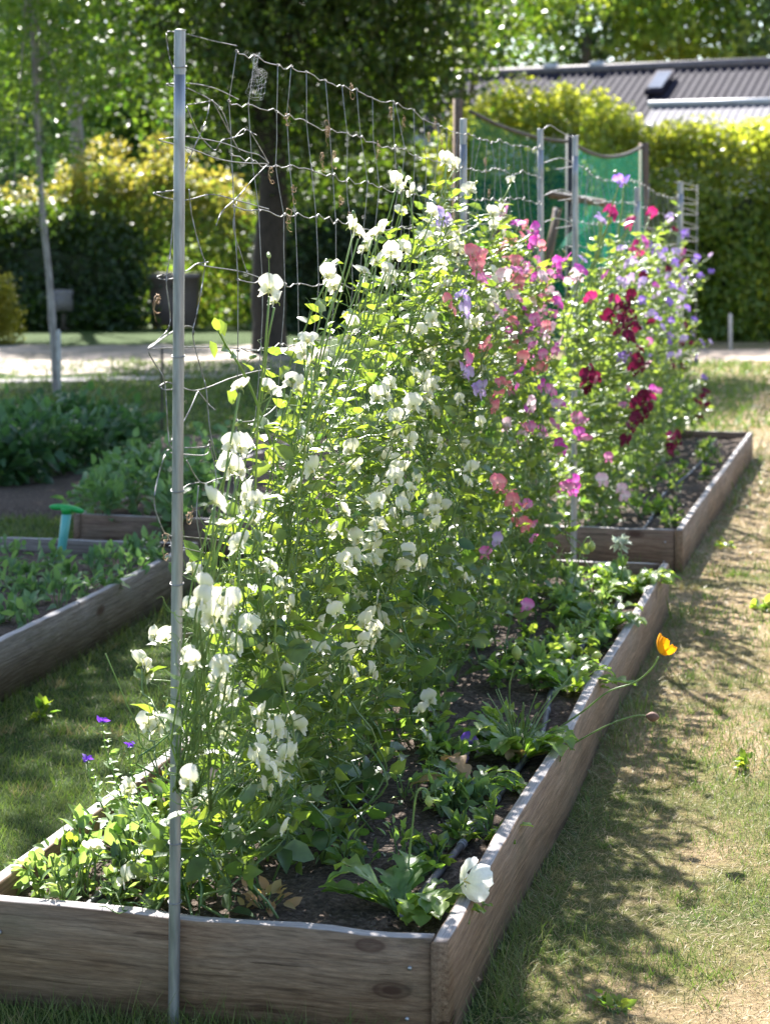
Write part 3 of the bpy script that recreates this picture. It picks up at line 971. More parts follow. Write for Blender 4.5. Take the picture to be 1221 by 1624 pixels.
# straggling wire ends at the end posts
for ln in ([(861, 205), (872, 198), (885, 206), (905, 216), (918, 214)], [(862, 258), (890, 250), (910, 262), (880, 268)], [(862, 310), (890, 300), (912, 312), (885, 318)],
           [(862, 352), (885, 346), (908, 356), (880, 362)]):
    loose_wire([FP(x, y) for x, y in px_path(ln)], 0.0022, panel1)
for k, y in enumerate((290, 313, 330, 352, 372, 395, 420)):
    loose_wire([FP(a, b) for a, b in px_path([(1068, y - 2), (1085, y), (1105, y + 6), (1104, y + 10), (1082, y + 9)])], 0.0035, panel2)
loose_wire([FP(1106, 292), FP(1104, 430), FP(1102, 600)], 0.0035, panel2)

# cobweb
t = thing('cobweb', 'torn cobweb hanging from the top wire near the front post', 'cobweb', FP(408, 82))
m = MB()
g = np.random.default_rng(2)
edgeL = smooth_path(np.array([FP(394, 81), FP(402, 105), FP(398, 125), FP(390, 150)]), 6)
edgeR = smooth_path(np.array([FP(413, 84), FP(408, 105), FP(424, 115), FP(416, 158)]), 6)
for f in np.linspace(0, 1, 9):
    m.tube(edgeL * (1 - f) + edgeR * f + g.normal(0, 0.0014, edgeL.shape), 0.00011, 3)
for i in range(0, len(edgeL)):
    a, b = edgeL[i], edgeR[i]
    q = np.array([a + (b - a) * f + UP * (-0.006 * math.sin(math.pi * f)) for f in np.linspace(0, 1, 7)])
    m.tube(q + g.normal(0, 0.0014, q.shape), 0.00011, 3)
m.build('web_threads', MAT['web'], t)

# dried tendrils left on the wire
DRY = [(558, 130), (455, 185), (520, 205), (530, 240), (512, 250), (430, 268), (465, 300), (540, 320), (555, 345), (458, 345), (640, 190), (680, 215), (600, 225), (620, 170), (700, 225), (770, 255), (775, 305), (790, 360), (690, 185), (250, 470), (262, 855), (300, 820)]
for i, (x, y) in enumerate(DRY):
    g = np.random.default_rng(300 + i)
    c = FP(x, y, 0.004)
    m = MB()
    for q in range(g.integers(2, 4)):
        tt = np.linspace(0, 1, 16)
        a0, tw = g.uniform(0, 6.3), g.uniform(3, 11)
        rr = 0.006 + 0.017 * tt
        drop = g.uniform(-0.05, 0.02)
        pts = c + np.outer(np.cos(a0 + tw * tt) * rr, U2) + np.outer(np.sin(a0 + tw * tt) * rr * 0.8 + drop * tt, UP) + np.outer(g.normal(0, 0.002, 16), R2)
        m.tube(pts, 0.0012 - 0.0006 * tt, 4)
    tag(m.build('dried_tendril', MAT['dry'], None, True), 'curled brown dried tendril clinging to the wire mesh', 'dried tendril', 'dried tendrils on the wire mesh')


# ------------------------------------------------------------------ sweet peas
def flower_mb(seed):
    """sweet pea blossom, faces -Y, about 1 unit wide; slot 0 petals, slot 1 calyx"""
    g = np.random.default_rng(seed)
    m = MB()
    nu, nv = 9, 7
    ph = g.uniform(0, 6)
    op = g.uniform(0.05, 0.35)
    V, rn = [], []
    for u in np.linspace(-1, 1, nu):
        for v in np.linspace(0, 1, nv):
            w = 0.13 + 0.46 * math.sin(math.pi * min(1, 0.10 + 0.74 * v)) ** 1.0
            x = u * w
            z = 0.80 * v * (1 - 0.10 * math.exp(-(u / 0.3) ** 2) * v ** 3) - 0.10 * (abs(u) ** 3) * v
            y = 0.10 + 0.30 * v * v - op * abs(u) ** 1.6 * (0.3 + v * 0.8) + 0.055 * math.sin(6.5 * u + 4 * v + ph) * v + 0.03 * math.sin(13 * u + ph * 2) * v * v
            V.append((x, y, z))
            rn.append(v)
    m.grid(np.array(V), nu, nv, np.array(rn))
    for sgn in (-1, 1):
        V, rn = [], []
        sp = g.uniform(0.22, 0.5)
        for u in np.linspace(-1, 1, 6):
            for v in np.linspace(0, 1, 6):
                w = 0.05 + 0.24 * math.sin(math.pi * min(1, 0.08 + 0.8 * v))
                x = sgn * (0.05 + sp * v * 0.8 + 0.10 * u * u * v)
                y = -0.04 - 0.38 * v + 0.14 * v * v + 0.03 * math.sin(7 * u + ph)
                z = 0.03 + u * w - 0.22 * v * v + 0.05 * math.sin(5 * v + 3 * u + ph)
                V.append((x, y, z))
                rn.append(v)
        m.grid(np.array(V), 6, 6, np.array(rn))
    m.ball((0, -0.14, -0.06), (0.07, 0.17, 0.10), 7, 5, 0.15)
    # calyx and pedicel
    m.tube([(0, 0.26, -0.02), (0, 0.20, -0.03), (0, 0.10, -0.01), (0, -0.01, 0.02)], [0.03, 0.075, 0.10, 0.06], 6, 0.5, 1)
    for a in np.linspace(0, 2 * math.pi, 5, endpoint=False):
        c, s = math.cos(a), math.sin(a)
        m.tube([(0.08 * c, 0.06, 0.08 * s), (0.13 * c, -0.08, 0.12 * s)], [0.03, 0.004], 4, 0.7, 1)
    m.tube([(0, 0.25, -0.02), (0, 0.40, -0.10), (0, 0.46, -0.28)], 0.024, 5, 0.5, 1)
    return m


FL_MESH = {}
for ci, c in enumerate('WLCPMARKV'):
    for q in range(5):
        o = flower_mb(500 + q).build('flower', [PET[c], MAT['bud']], None, True)
        FL_MESH[(c, q)] = o.data
        bpy.data.objects.remove(o)
bm_ = MB()
bm_.ball((0, 0, 0), (0.22, 0.22, 0.42), 7, 7, 0.5)
bm_.tube([(0, 0, -0.55), (0, 0, -0.38), (0, 0, -0.1)], [0.05, 0.2, 0.2], 6, 0.3, 1)
bo = bm_.build('bud', [MAT['bud'], MAT['stem']], None, True)
BUD = bo.data
bpy.data.objects.remove(bo)

ENV_Y = [3.6, 3.75, 4.16, 4.53, 4.9, 5.3, 5.68, 6.1, 6.5, 7.3, 8.14, 9.0, 9.6, 11.5, 13.5, 14.6]
ENV_Z = [0.52, 0.74, 0.87, 1.0, 1.16, 1.40, 1.60, 1.70, 1.52, 1.46, 1.38, 1.2, 1.38, 1.58, 1.62, 1.45]


def env(y):
    return np.interp(y, ENV_Y, ENV_Z)


WHITE = [(427, 460), (435, 478), (524, 425), (530, 455), (518, 437), (488, 540), (494, 572), (482, 560), (558, 518), (553, 535), (380, 613), (368, 708), (381, 712), (365, 745), (378, 748), (340, 795), (360, 830), (395, 788), (406, 796), (390, 805), (401, 828), (380, 865), (430, 620), (463, 610), (474, 618), (510, 622), (505, 640), (489, 695), (480, 710), (497, 745), (464, 775), (540, 788), (546, 810), (540, 832), (525, 845), (598, 630), (611, 627), (648, 630), (643, 645), (656, 645), (635, 660), (648, 700), (630, 728), (626, 742), (640, 745), (627, 762), (660, 760), (588, 797), (605, 778), (613, 787), (599, 800), (600, 835), (595, 850), (640, 805), (692, 800), (680, 815), (700, 806), (430, 898), (419, 905), (548, 893), (555, 905), (600, 885), (640, 900), (672, 965), (665, 985), (734, 915), (746, 920), (535, 972), (588, 1018), (325, 930), (318, 955), (343, 960), (356, 966), (318, 985), (360, 985), (310, 1050), (362, 1050), (345, 1085), (358, 1108), (405, 1145), (300, 1240), (412, 1205), (438, 1233), (463, 1195), (453, 1315), (590, 1070), (682, 1112), (665, 1128), (678, 1170), (225, 1052), (232, 1070), (235, 1150), (250, 1155), (150, 1345), (220, 1355), (225, 1385),
         (620, 400), (590, 372), (578, 395), (601, 368), (627, 408), (641, 395), (621, 445), (613, 428), (680, 352), (673, 375), (691, 365), (690, 430), (700, 418), (685, 445), (712, 252), (720, 263), (706, 255), (628, 290), (641, 295), (652, 305), (637, 335), (685, 338), (568, 370), (596, 415), (560, 362), (575, 430), (312, 968), (368, 960), (338, 980), (330, 1000), (300, 1045), (352, 1062), (340, 990)]
OTHER = [('L', 705, 345), ('L', 700, 356), ('L', 712, 352), ('C', 755, 398), ('C', 764, 408), ('C', 757, 425), ('C', 795, 395), ('C', 806, 410), ('C', 817, 415), ('P', 762, 445), ('P', 770, 440), ('C', 748, 405), ('M', 845, 366), ('P', 850, 380), ('P', 840, 375), ('M', 846, 390),
         ('M', 881, 420), ('P', 874, 438), ('M', 890, 428), ('P', 865, 445), ('M', 897, 412), ('A', 915, 440), ('A', 900, 446), ('L', 925, 413), ('M', 922, 430), ('C', 708, 480), ('C', 718, 492), ('L', 735, 495), ('L', 732, 468), ('L', 740, 480), ('A', 790, 495), ('A', 800, 440), ('A', 780, 510), ('P', 876, 500), ('P', 855, 520), ('A', 870, 525), ('P', 848, 515), ('P', 845, 550), ('C', 774, 543), ('C', 768, 555), ('C', 750, 568), ('P', 738, 570), ('L', 735, 590), ('L', 743, 596), ('L', 760, 625), ('L', 765, 615), ('C', 795, 608), ('C', 804, 612), ('C', 786, 650), ('C', 780, 640), ('A', 840, 645), ('C', 790, 630), ('P', 915, 665), ('P', 924, 670), ('M', 920, 690), ('P', 926, 697), ('M', 890, 715), ('M', 886, 706), ('C', 795, 775), ('C', 804, 781), ('C', 789, 770), ('C', 811, 798), ('P', 820, 800), ('C', 828, 810), ('P', 833, 803), ('C', 820, 822), ('C', 828, 832), ('C', 835, 838), ('P', 842, 838), ('P', 846, 857), ('P', 770, 880), ('L', 790, 860), ('P', 835, 965), ('M', 883, 780), ('M', 905, 772), ('M', 912, 768), ('M', 908, 784), ('P', 898, 776), ('A', 838, 545), ('P', 862, 565), ('P', 880, 560), ('A', 865, 540), ('A', 888, 545), ('A', 870, 462), ('A', 882, 470), ('P', 820, 430), ('A', 812, 470), ('A', 860, 480), ('M', 888, 440)]
OTHER2 = [('P', 965, 728), ('A', 985, 778), ('A', 955, 765), ('A', 990, 790), ('V', 982, 286), ('V', 989, 291), ('R', 965, 333), ('R', 969, 340), ('L', 952, 345), ('L', 955, 352), ('R', 1000, 352), ('R', 995, 360), ('L', 1060, 343), ('L', 1063, 350), ('R', 1031, 339), ('R', 1008, 388), ('R', 1015, 400), ('R', 1004, 397), ('R', 1012, 405), ('M', 1022, 384), ('M', 1027, 392), ('V', 1033, 395), ('L', 985, 395), ('L', 995, 420), ('L', 1045, 395), ('L', 1060, 440), ('V', 1070, 420), ('V', 1105, 410), ('V', 1100, 415), ('V', 1112, 438), ('M', 960, 437), ('L', 985, 450), ('L', 1000, 446), ('R', 935, 475), ('K', 995, 480), ('K', 990, 500), ('K', 1000, 510), ('K', 1005, 528), ('R', 998, 495), ('K', 1010, 576), ('K', 1016, 585), ('V', 985, 570), ('V', 980, 580), ('V', 990, 565), ('K', 1020, 632), ('K', 1010, 640), ('K', 1026, 645), ('K', 1015, 655), ('R', 1030, 636), ('K', 1022, 660), ('K', 1005, 670), ('K', 1000, 692), ('K', 1068, 700), ('K', 1070, 712), ('R', 1064, 695), ('V', 1065, 510), ('L', 1075, 565), ('V', 1105, 570), ('V', 1117, 600), ('K', 1115, 630), ('K', 1116, 652), ('L', 1050, 520), ('L', 1085, 460), ('V', 1090, 490), ('L', 1040, 470), ('L', 1030, 500), ('V', 1060, 480), ('L', 1020, 450), ('K', 940, 610), ('K', 932, 600), ('L', 990, 540), ('V', 1080, 440), ('L', 1095, 450), ('V', 1065, 455), ('L', 1075, 500), ('K', 1008, 560), ('R', 972, 480), ('K', 968, 500), ('L', 1098, 530), ('M', 1035, 620), ('L', 1050, 410), ('V', 1042, 430), ('K', 985, 520)]

WP = [3.84, 4.10, 4.38, 4.66, 4.94, 5.22, 5.52, 5.84, 6.16]
PP = [6.48, 6.82, 7.15, 7.45, 7.74]
QP = [9.35, 9.95, 10.6, 11.25, 11.9, 12.55, 13.2, 13.8]
ORD = ['first', 'second', 'third', 'fourth', 'fifth', 'sixth', 'seventh', 'eighth', 'ninth']
flw = {('w', i): [] for i in range(9)}
flw.update({('p', i): [] for i in range(5)})
flw.update({('q', i): [] for i in range(8)})
gf = np.random.default_rng(77)
for lst, zone, centres in (([('W', x, y) for x, y in WHITE], 'w', WP), (OTHER, 'p', PP), (OTHER2, 'q', QP)):
    for c, x, y in [(c, x + a, y + b) for c, x, y in lst for a, b in (((0, 0), (-7, 9), (6, -8)) if c == 'K' else ((0, 0),))]:
        off = gf.uniform(0.12, 0.25) if zone != 'q' else (gf.uniform(0.26, 0.36) if c == 'K' else gf.uniform(0.2, 0.32))
        if zone == 'w' and x < 285:
            off = gf.uniform(0.0, 0.04)
        p = FP(x, y, off)
        if zone == 'w' and x < 285:
            p = P(x, y, 3.95)
        if p[2] < 0.22:
            p = G(x, y, 0.22)
        zz, cc_ = (('q', QP) if zone == 'p' and x > 897 else (zone, centres))
        i = int(np.argmin([abs(p[1] - q) for q in cc_]))
        flw[(zz, i)].append((c, p))
for i in range(9):                                     # more blossoms on the face of the row
    for _ in range(9):
        y = WP[i] + gf.uniform(-0.16, 0.16)
        p = fence_xy(y) + R2 * gf.uniform(0.08, 0.22)
        p[2] = env(y) * gf.uniform(0.55, 1.06)
        flw[('w', i)].append(('W', p))
        if gf.random() < 0.5:
            flw[('w', i)].append(('W', p + np.array([gf.normal(0, .015), gf.normal(0, .015), -0.04])))
for i in range(9):                                     # a few more, half hidden behind leaves
    for _ in range(9):
        y = WP[i] + gf.uniform(-0.15, 0.15)
        p = fence_xy(y) + R2 * gf.uniform(-0.2, 0.12)
        p[2] = gf.uniform(0.3, 0.95) * env(y)
        flw[('w', i)].append(('W', p))
for i in range(5):
    for _ in range(17):
        y = PP[i] + gf.uniform(-0.18, 0.18)
        p = fence_xy(y) + R2 * (gf.uniform(0.08, 0.24) if y < 7.3 else gf.uniform(0.0, 0.07))
        p[2] = gf.uniform(0.5, 1.06) * env(y)
        flw[('p', i)].append((gf.choice(list('CPPPAMMC')), p))
for i in range(8):
    for _ in range(7):
        y = QP[i] + gf.uniform(-0.3, 0.3)
        p = fence_xy(y) + R2 * gf.uniform(0.1, 0.3)
        p[2] = gf.uniform(0.45, 1.04) * env(y)
        flw[('q', i)].append((gf.choice(list('LVVLKKML') if i > 1 else list('APMLA')), p))


def tendril(m, p, d, g, L):
    tt = np.linspace(0, 1, 12)
    side = unit(np.cross(d, UP) + 0.01)
    up2 = np.cross(side, d)
    tw = g.uniform(3, 9)
    rr = L * 0.16 * tt ** 1.5
    pts = p + np.outer(L * tt * (1 - 0.35 * tt), d) + np.outer(np.sin(tw * tt) * rr, side) + np.outer((1 - np.cos(tw * tt)) * rr + 0.12 * L * tt, up2)
    m.tube(pts, 0.0009 - 0.0005 * tt, 3, 0.8, cap=False)


def pea_plant(zone, idx, Yc, half, nst, label, group, leafL, mats, seed, lw):
    g = np.random.default_rng(seed)
    base = fence_xy(Yc)
    base[2] = 0.15
    root = thing('sweet_pea_plant', label, 'sweet pea', base, group)
    st, td = MB(), MB()
    LP, LA, LN, LL, LW, LR = [], [], [], [], [], []
    stems = []
    for k in range(nst):
        y0 = max(3.78, Yc + g.uniform(-half, half))
        p0 = fence_xy(y0) + R2 * g.normal(0.02, 0.06)
        p0[2] = 0.145
        y1 = y0 + g.normal(0.0, 0.12)
        hgt = max(0.25, env(y1) * g.choice([1.0, 0.97, 0.92, 0.8, 0.65, 0.5]) * g.uniform(0.92, 1.04))
        n = max(8, int(hgt / 0.055))
        f = np.linspace(0, 1, n)
        ctl = 6
        lat = np.interp(f, np.linspace(0, 1, ctl), g.normal(0.02, 0.075, ctl) * np.array([0.6, 1, 1, 1, .8, .6]))
        lat = lat + (p0 - fence_xy(p0[1])) @ R2 * (1 - f)
        yy = y0 + (y1 - y0) * f + np.interp(f, np.linspace(0, 1, ctl), g.normal(0, 0.045, ctl))
        pts = np.array([fence_xy(a) for a in yy]) + np.outer(lat, R2)
        pts[:, 2] = 0.145 + (hgt - 0.145) * f + g.normal(0, 0.006, n)
        pts = smooth_path(pts, 2)
        stems.append(pts)
    # side shoots
    shoots = []
    for pts in list(stems):
        for q in range(g.integers(2, 4)):
            i = g.integers(2, len(pts) - 2)
            d = unit(g.normal(size=3) + np.array([0, 0, 0.7]))
            L = g.uniform(0.12, 0.30)
            tt = np.linspace(0, 1, 7)[:, None]
            s_ = pts[i] + d * L * tt + UP * 0.25 * L * tt ** 2 + g.normal(0, 0.008, (7, 3)) * tt
            lt = (s_ - np.array([fence_xy(a) for a in s_[:, 1]])) @ R2
            s_ -= np.outer(lt - np.clip(lt, -0.17, 0.15), R2)
            s_[:, 1] = np.maximum(s_[:, 1], 3.72 + 0.05 * np.sin(np.arange(7) * 2.0))
            shoots.append(s_)
    allp = stems + shoots
    for kk, pts in enumerate(allp):
        r0 = (0.0030 if kk < len(stems) else 0.0017) * lw
        st.tube(pts, np.linspace(r0, r0 * 0.6, len(pts)), 4, g.random())
        step = 2 if kk < len(stems) else 1
        for i in range(1, len(pts), step):
            if g.random() < (0.36 if zone == 'w' else 0.26) + 0.26 * (i / len(pts)):
                continue
            az = g.uniform(0, 2 * math.pi)
            d = unit(np.array([math.cos(az), math.sin(az), g.uniform(-0.1, 0.9)]))
            pl = g.uniform(0.012, 0.04) * lw
            e = pts[i] + d * pl
            st.tube([pts[i], (pts[i] + e) / 2 + UP * 0.004, e], 0.0013 * lw, 3, g.random(), cap=False)
            side = unit(np.cross(d, UP))
            young = i / len(pts)
            for sg in (-1, 1):
                a = unit(d * 0.75 + side * sg * g.uniform(0.5, 1.1) + UP * g.uniform(-0.7, 0.45))
                LP.append(e)
                LA.append(a)
                LN.append(unit(UP * g.uniform(-0.1, 0.9) + g.normal(size=3) * 0.75 + np.array([0.1, -0.25, 0])))
                L = leafL * g.uniform(0.5, 1.3) * (1.18 - 0.42 * young)
                LL.append(L)
                LW.append(L * g.uniform(0.44, 0.72))
                LR.append(np.clip(g.normal(0.45 + 0.25 * young, 0.25), 0, 1))
            if g.random() < 0.5:                   # stipules at the node
                LP.append(pts[i]); LA.append(unit(side + UP * 0.5)); LN.append(unit(g.normal(size=3))); LL.append(leafL * 0.4); LW.append(leafL * 0.14); LR.append(g.random())
            if g.random() < 0.42:
                tendril(st, e, unit(d + UP * 0.3 + g.normal(size=3) * 0.3), g, g.uniform(0.05, 0.11))
    S = np.concatenate(stems)
    for c, p in flw[(zone, idx)]:
        d = np.linalg.norm((S - p) * np.array([1, 1, 0.6]), axis=1) + np.where(S[:, 2] > p[2] - 0.04, 0.6, 0) + g.uniform(0, 0.16, len(S))
        a = S[int(np.argmin(d))]
        top = p + np.array([0, 0, -0.012])
        sd = g.normal(0, 0.012, 3)
        tt = np.linspace(0, 1, 9)[:, None]
        mid = (a + top) / 2 + sd + UP * 0.02
        pth = a * (1 - tt) ** 2 + 2 * mid * tt * (1 - tt) + top * tt ** 2
        long = np.linalg.norm(top - a) > 0.16
        if long:
            pth = pth + np.outer(np.sin(np.linspace(0, 1, 9) * math.pi), g.normal(0, 0.02, 3)) + g.normal(0, 0.004, (9, 3))
            pth[-1] = top
            for i in (1, 2, 3, 4, 5, 6):
                az = g.uniform(0, 6.283)
                d = unit(np.array([math.cos(az), math.sin(az), g.uniform(0, .9)]))
                e = pth[i] + d * 0.03
                st.tube([pth[i], e], 0.0012, 3, g.random(), cap=False)
                sd2 = unit(np.cross(d, UP))
                for sg in (-1, 1):
                    LP.append(e); LA.append(unit(d * .8 + sd2 * sg + UP * g.uniform(-.2, .5))); LN.append(unit(UP + g.normal(size=3) * .6))
                    LL.append(leafL * g.uniform(.55, .95)); LW.append(LL[-1] * .56); LR.append(g.uniform(.4, 1))
                if g.random() < 0.6:
                    tendril(st, e, unit(d + UP * .3), g, g.uniform(.06, .12))
        st.tube(pth, (0.0021 if long else 0.0015) * lw, 4, 0.6 + 0.4 * g.random())
        o = bpy.data.objects.new('flower', FL_MESH[(c, int(g.integers(0, 5)))])
        SC.collection.objects.link(o)
        o.parent = root
        o.location = tuple(p - base)
        s = 0.0365 * g.uniform(0.72, 1.18) * (1.0 if zone == 'w' else 1.12 if zone == 'p' else 1.32)
        o.scale = (s, s, s)
        o.rotation_euler = (g.normal(-0.05, 0.3), g.normal(0, 0.28), g.uniform(-1.5, 1.5) + (math.pi if g.random() < 0.22 else 0))
        if g.random() < 0.3:
            q = p + g.normal(0, 0.012, 3) + UP * 0.03
            b = bpy.data.objects.new('bud', BUD)
            SC.collection.objects.link(b)
            b.parent = root
            b.location = tuple(q - base)
            b.scale = (0.02 * lw,) * 3
            b.rotation_euler = (g.normal(2.2, 0.6), g.normal(0, 0.4), g.uniform(0, 6))
            st.tube([p, (p + q) / 2 + UP * 0.012, q], 0.001, 3, 0.7, cap=False)
    st.build('stem', MAT['stem'], root, True)
    fm = MB()
    LP, LA, LN, LL, LW, LR = (np.array(q) for q in (LP, LA, LN, LL, LW, LR))
    o_, u_, *_r = bed_frame('near' if zone != 'q' else 'second')
    ok = (((LP - o_) @ u_) > 0.06) | (LP[:, 2] > 0.32)
    lat_ = (LP[:, 0] - (-0.412 + M_ * (LP[:, 1] - 3.69))) * R2[0]
    if zone == 'p':
        ok &= ~((LP[:, 1] > 7.4) & (lat_ > 0.24 - 0.2 * np.clip((LP[:, 1] - 7.4) / 0.5, 0, 1)))
    if zone == 'w':
        lat_ = (LP[:, 0] - (-0.412 + M_ * (LP[:, 1] - 3.69))) * R2[0]
        ok &= ~((LP[:, 1] < 3.77) & (LP[:, 2] > 0.40) & (g.random(len(LP)) < 0.93))
        ok &= ~((lat_ < -0.03) & (LP[:, 1] < 4.5) & (LP[:, 2] > 0.38) & (g.random(len(LP)) < 0.95))
    scatter(fm, OV, OV_T, OV_Q, LP[ok], LA[ok], LN[ok], LL[ok], LW[ok], LR[ok])
    fm.build('foliage', mats, root)
    return root, len(LP)


tot = 0
WL = ['low cream sweet pea plant at the foot of the tall front post',
      'cream sweet pea plant, second along the mesh from the front post',
      'cream sweet pea plant, third along from the front post, flowers at mid height',
      'cream sweet pea plant, fourth along from the front post',
      'white sweet pea plant in the middle of the near row, fifth from the front post',
      'white sweet pea plant, sixth along from the front post, tall and densely leaved',
      'tall white sweet pea plant, third before the post where the pink ones start',
      'tallest white sweet pea plant, flowers reaching close to the upper wires',
      'white sweet pea plant right beside the post where the pink ones start']
for i, y in enumerate(WP):
    _, c = pea_plant('w', i, y, 0.16, 15 if i else 9, WL[i], 'white sweet peas on the near mesh', 0.057, MAT['pea'], 900 + i, 1.0)
    tot += c
PL = ['coral pink sweet pea plant just behind the post that ends the white ones', 'coral and lilac sweet pea plant, second of the pink ones behind the white row',
      'pink sweet pea plant in the middle of the pink ones, coral spray hanging low', 'magenta and pale pink sweet pea plant in front of the near bed\'s last post',
      'last pink sweet pea plant, at the back end of the near bed']
for i, y in enumerate(PP):
    _, c = pea_plant('p', i, y, 0.2, 15, PL[i], 'pink sweet peas at the back of the near bed', 0.053, MAT['pea'], 930 + i, 1.1)
    tot += c
QL = ['pale pink sweet pea plant at the front of the second bed', 'mauve sweet pea plant, second from the front of the second bed', 'maroon sweet pea plant, third from the front of the second bed',
      'crimson and lilac sweet pea plant, fourth from the front of the second bed', 'maroon flowered sweet pea plant, fifth from the front of the second bed',
      'lilac sweet pea plant, third from the far end of the second bed', 'violet sweet pea plant, second from the far end of the second bed', 'violet and lilac sweet pea plant at the far end of the second bed']
for i, y in enumerate(QP):
    _, c = pea_plant('q', i, y, 0.34, 12, QL[i], 'purple and maroon sweet peas on the second bed', 0.062, MAT['pea_far'], 960 + i, 1.6)
    tot += c
print('pea leaflets', tot)

# the tall young shoot left of the row, with its folded tip
sh = thing('sweet_pea_shoot', 'tall young sweet pea shoot with folded tip left of the white flowers', 'sweet pea', FP(460, 900) * np.array([1, 1, 0]) + UP * 0.15)
m, lf = MB(), MB()
path = smooth_path(np.array([FP(x, y, 0.02) for x, y in ((470, 1100), (455, 850), (440, 740), (425, 690), (402, 625), (380, 580), (360, 550), (347, 525))]), 5)
m.tube(path, np.linspace(0.004, 0.0022, len(path)), 6, 0.7)
m.build('stem', MAT['stem'], sh, True)
LV = [((384, 575), (408, 590), 0.05), ((360, 620), (384, 650), 0.05), ((398, 680), (412, 700), 0.045), ((430, 680), (452, 690), 0.045), ((360, 552), (340, 560), 0.035), ((333, 540), (342, 566), 0.035), ((348, 505), (352, 540), 0.03), ((340, 503), (350, 535), 0.03), ((354, 510), (356, 540), 0.03), ((438, 735), (455, 720), 0.04), ((372, 560), (362, 575), 0.03)]
pos = np.array([FP(*a, 0.02) for a, b, l in LV])
axs = np.array([FP(*b, 0.03) - FP(*a, 0.02) for a, b, l in LV])
scatter(lf, OV, OV_T, OV_Q, pos, axs, unit(np.array([(0.3, -0.8, 0.5)] * len(LV)) + RNG.normal(size=(len(LV), 3)) * 0.3), np.array([l for *_, l in LV]) * 1.1, np.array([l for *_, l in LV]) * 0.6, 0.75)
lf.build('foliage', MAT['pea'], sh)


# ------------------------------------------------------------------ poppies and other plants in the near bed
def lobed_leaf(m, p, az, L, W, rise, g, rnd, lobes=4, mat=0):
    n = 4 * lobes + 1
    d = np.array([math.cos(az), math.sin(az), 0])
    s = np.array([-d[1], d[0], 0])
    tw = g.normal(0, 0.25)
    V = []
    for t in np.linspace(0, 1, n):
        c = p + d * L * (t * (1 - 0.18 * rise)) + UP * L * (rise * t - 0.75 * rise * t * t + 0.0) + s * 0.08 * L * math.sin(3 * t + tw * 5)
        w = W * (0.10 + 0.9 * math.sin(math.pi * min(1, t ** 1.15 * 0.97)) * (0.30 + 0.70 * abs(math.sin(math.pi * lobes * t))) * (t > 0.12))
        if t == 1:
            w = 0.002
        fl = 0.35 * w
        lean = d * 0.45 * w
        V += [c + s * w + UP * fl + lean, c + s * w * 0.5 + UP * fl * 0.2 + lean * .4, c, c - s * w * 0.5 + UP * fl * 0.2 + lean * .4, c - s * w + UP * fl + lean]
    V = np.array(V) + g.normal(0, 0.0012, (len(V), 3))
    m.grid(V, n, 5, rnd, mat)


def rosette(root, p, n, L, seed, mat='poppy', yellow=0, rise=(0.5, 1.5)):
    g = np.random.default_rng(seed)
    for k in range(min(90, int(n * 1.9))):
        m = MB()
        az = g.uniform(0, 6.283)
        l = L * g.uniform(0.5, 1.2)
        lobed_leaf(m, p + np.array([math.cos(az), math.sin(az), 0]) * 0.012, az, l, l * g.uniform(0.11, 0.2), g.uniform(*rise), g, g.random(), int(g.integers(4, 6)))
        m.build('leaf', MAT['yellowed' if k < yellow else mat], root)


def hairy_stem(root, pts, r):
    m = MB()
    p = smooth_path(np.array(pts), 8)
    m.tube(p, np.linspace(r * 1.15, r * 0.85, len(p)), 7, 0.7)
    g = np.random.default_rng(len(p))
    k = 90
    i = g.integers(0, len(p), k)
    d = rand_dirs(k, g)
    scatter(m, QD, None, QD_Q, p[i], d, rand_dirs(k, g), 0.006, 0.0006, 0.9)
    m.build('stem', MAT['stem'], root, True)
    return p


def poppy_flower(root, c, col, R, tilt, seed, mat2, deep=1.0):
    g = np.random.default_rng(seed)
    rot = Vector(tilt).to_track_quat('Z', 'Y').to_matrix()
    rot = np.array(rot)
    m = MB()
    for k in range(5):
        a0 = k * 2 * math.pi / 5 + g.uniform(-0.2, 0.2)
        ph = g.uniform(0, 6)
        cup = g.uniform(0.5, 0.95) * deep
        V, rn = [], []
        for u in np.linspace(-1, 1, 11):
            for v in np.linspace(0, 1, 8):
                w = 0.95 * math.sin(math.pi * min(0.78, 0.06 + 0.72 * v))
                a = a0 + u * w * 0.85
                rad = R * (0.06 + 0.94 * math.sin(v * math.pi / 2)) * (1 - 0.06 * abs(u) ** 3 + 0.04 * math.sin(9 * u + ph) * v)
                z = R * (cup * v ** 1.7) + R * (0.05 * math.sin(11 * u + ph + 3 * v) + 0.03 * math.sin(23 * u + ph)) * v + 0.03 * R * (k % 2)
                V.append((rad * math.cos(a), rad * math.sin(a), z))
                rn.append(v)
        m.grid(np.array(V) @ rot.T + c, 11, 8, np.array(rn))
    f = m.build('flower', PET[col], root, True)
    m = MB()
    for k in range(46):
        a, rr = g.uniform(0, 6.28), R * 0.3 * math.sqrt(g.random())
        tip = np.array([rr * math.cos(a), rr * math.sin(a), R * 0.42])
        m.tube(np.array([tip * np.array([.3, .3, 0.05]), tip, tip + np.array([0, 0, R * 0.06])]) @ rot.T + c, [0.0004, 0.0005, 0.0014], 4)
    m.build('stamens', mat2, f)


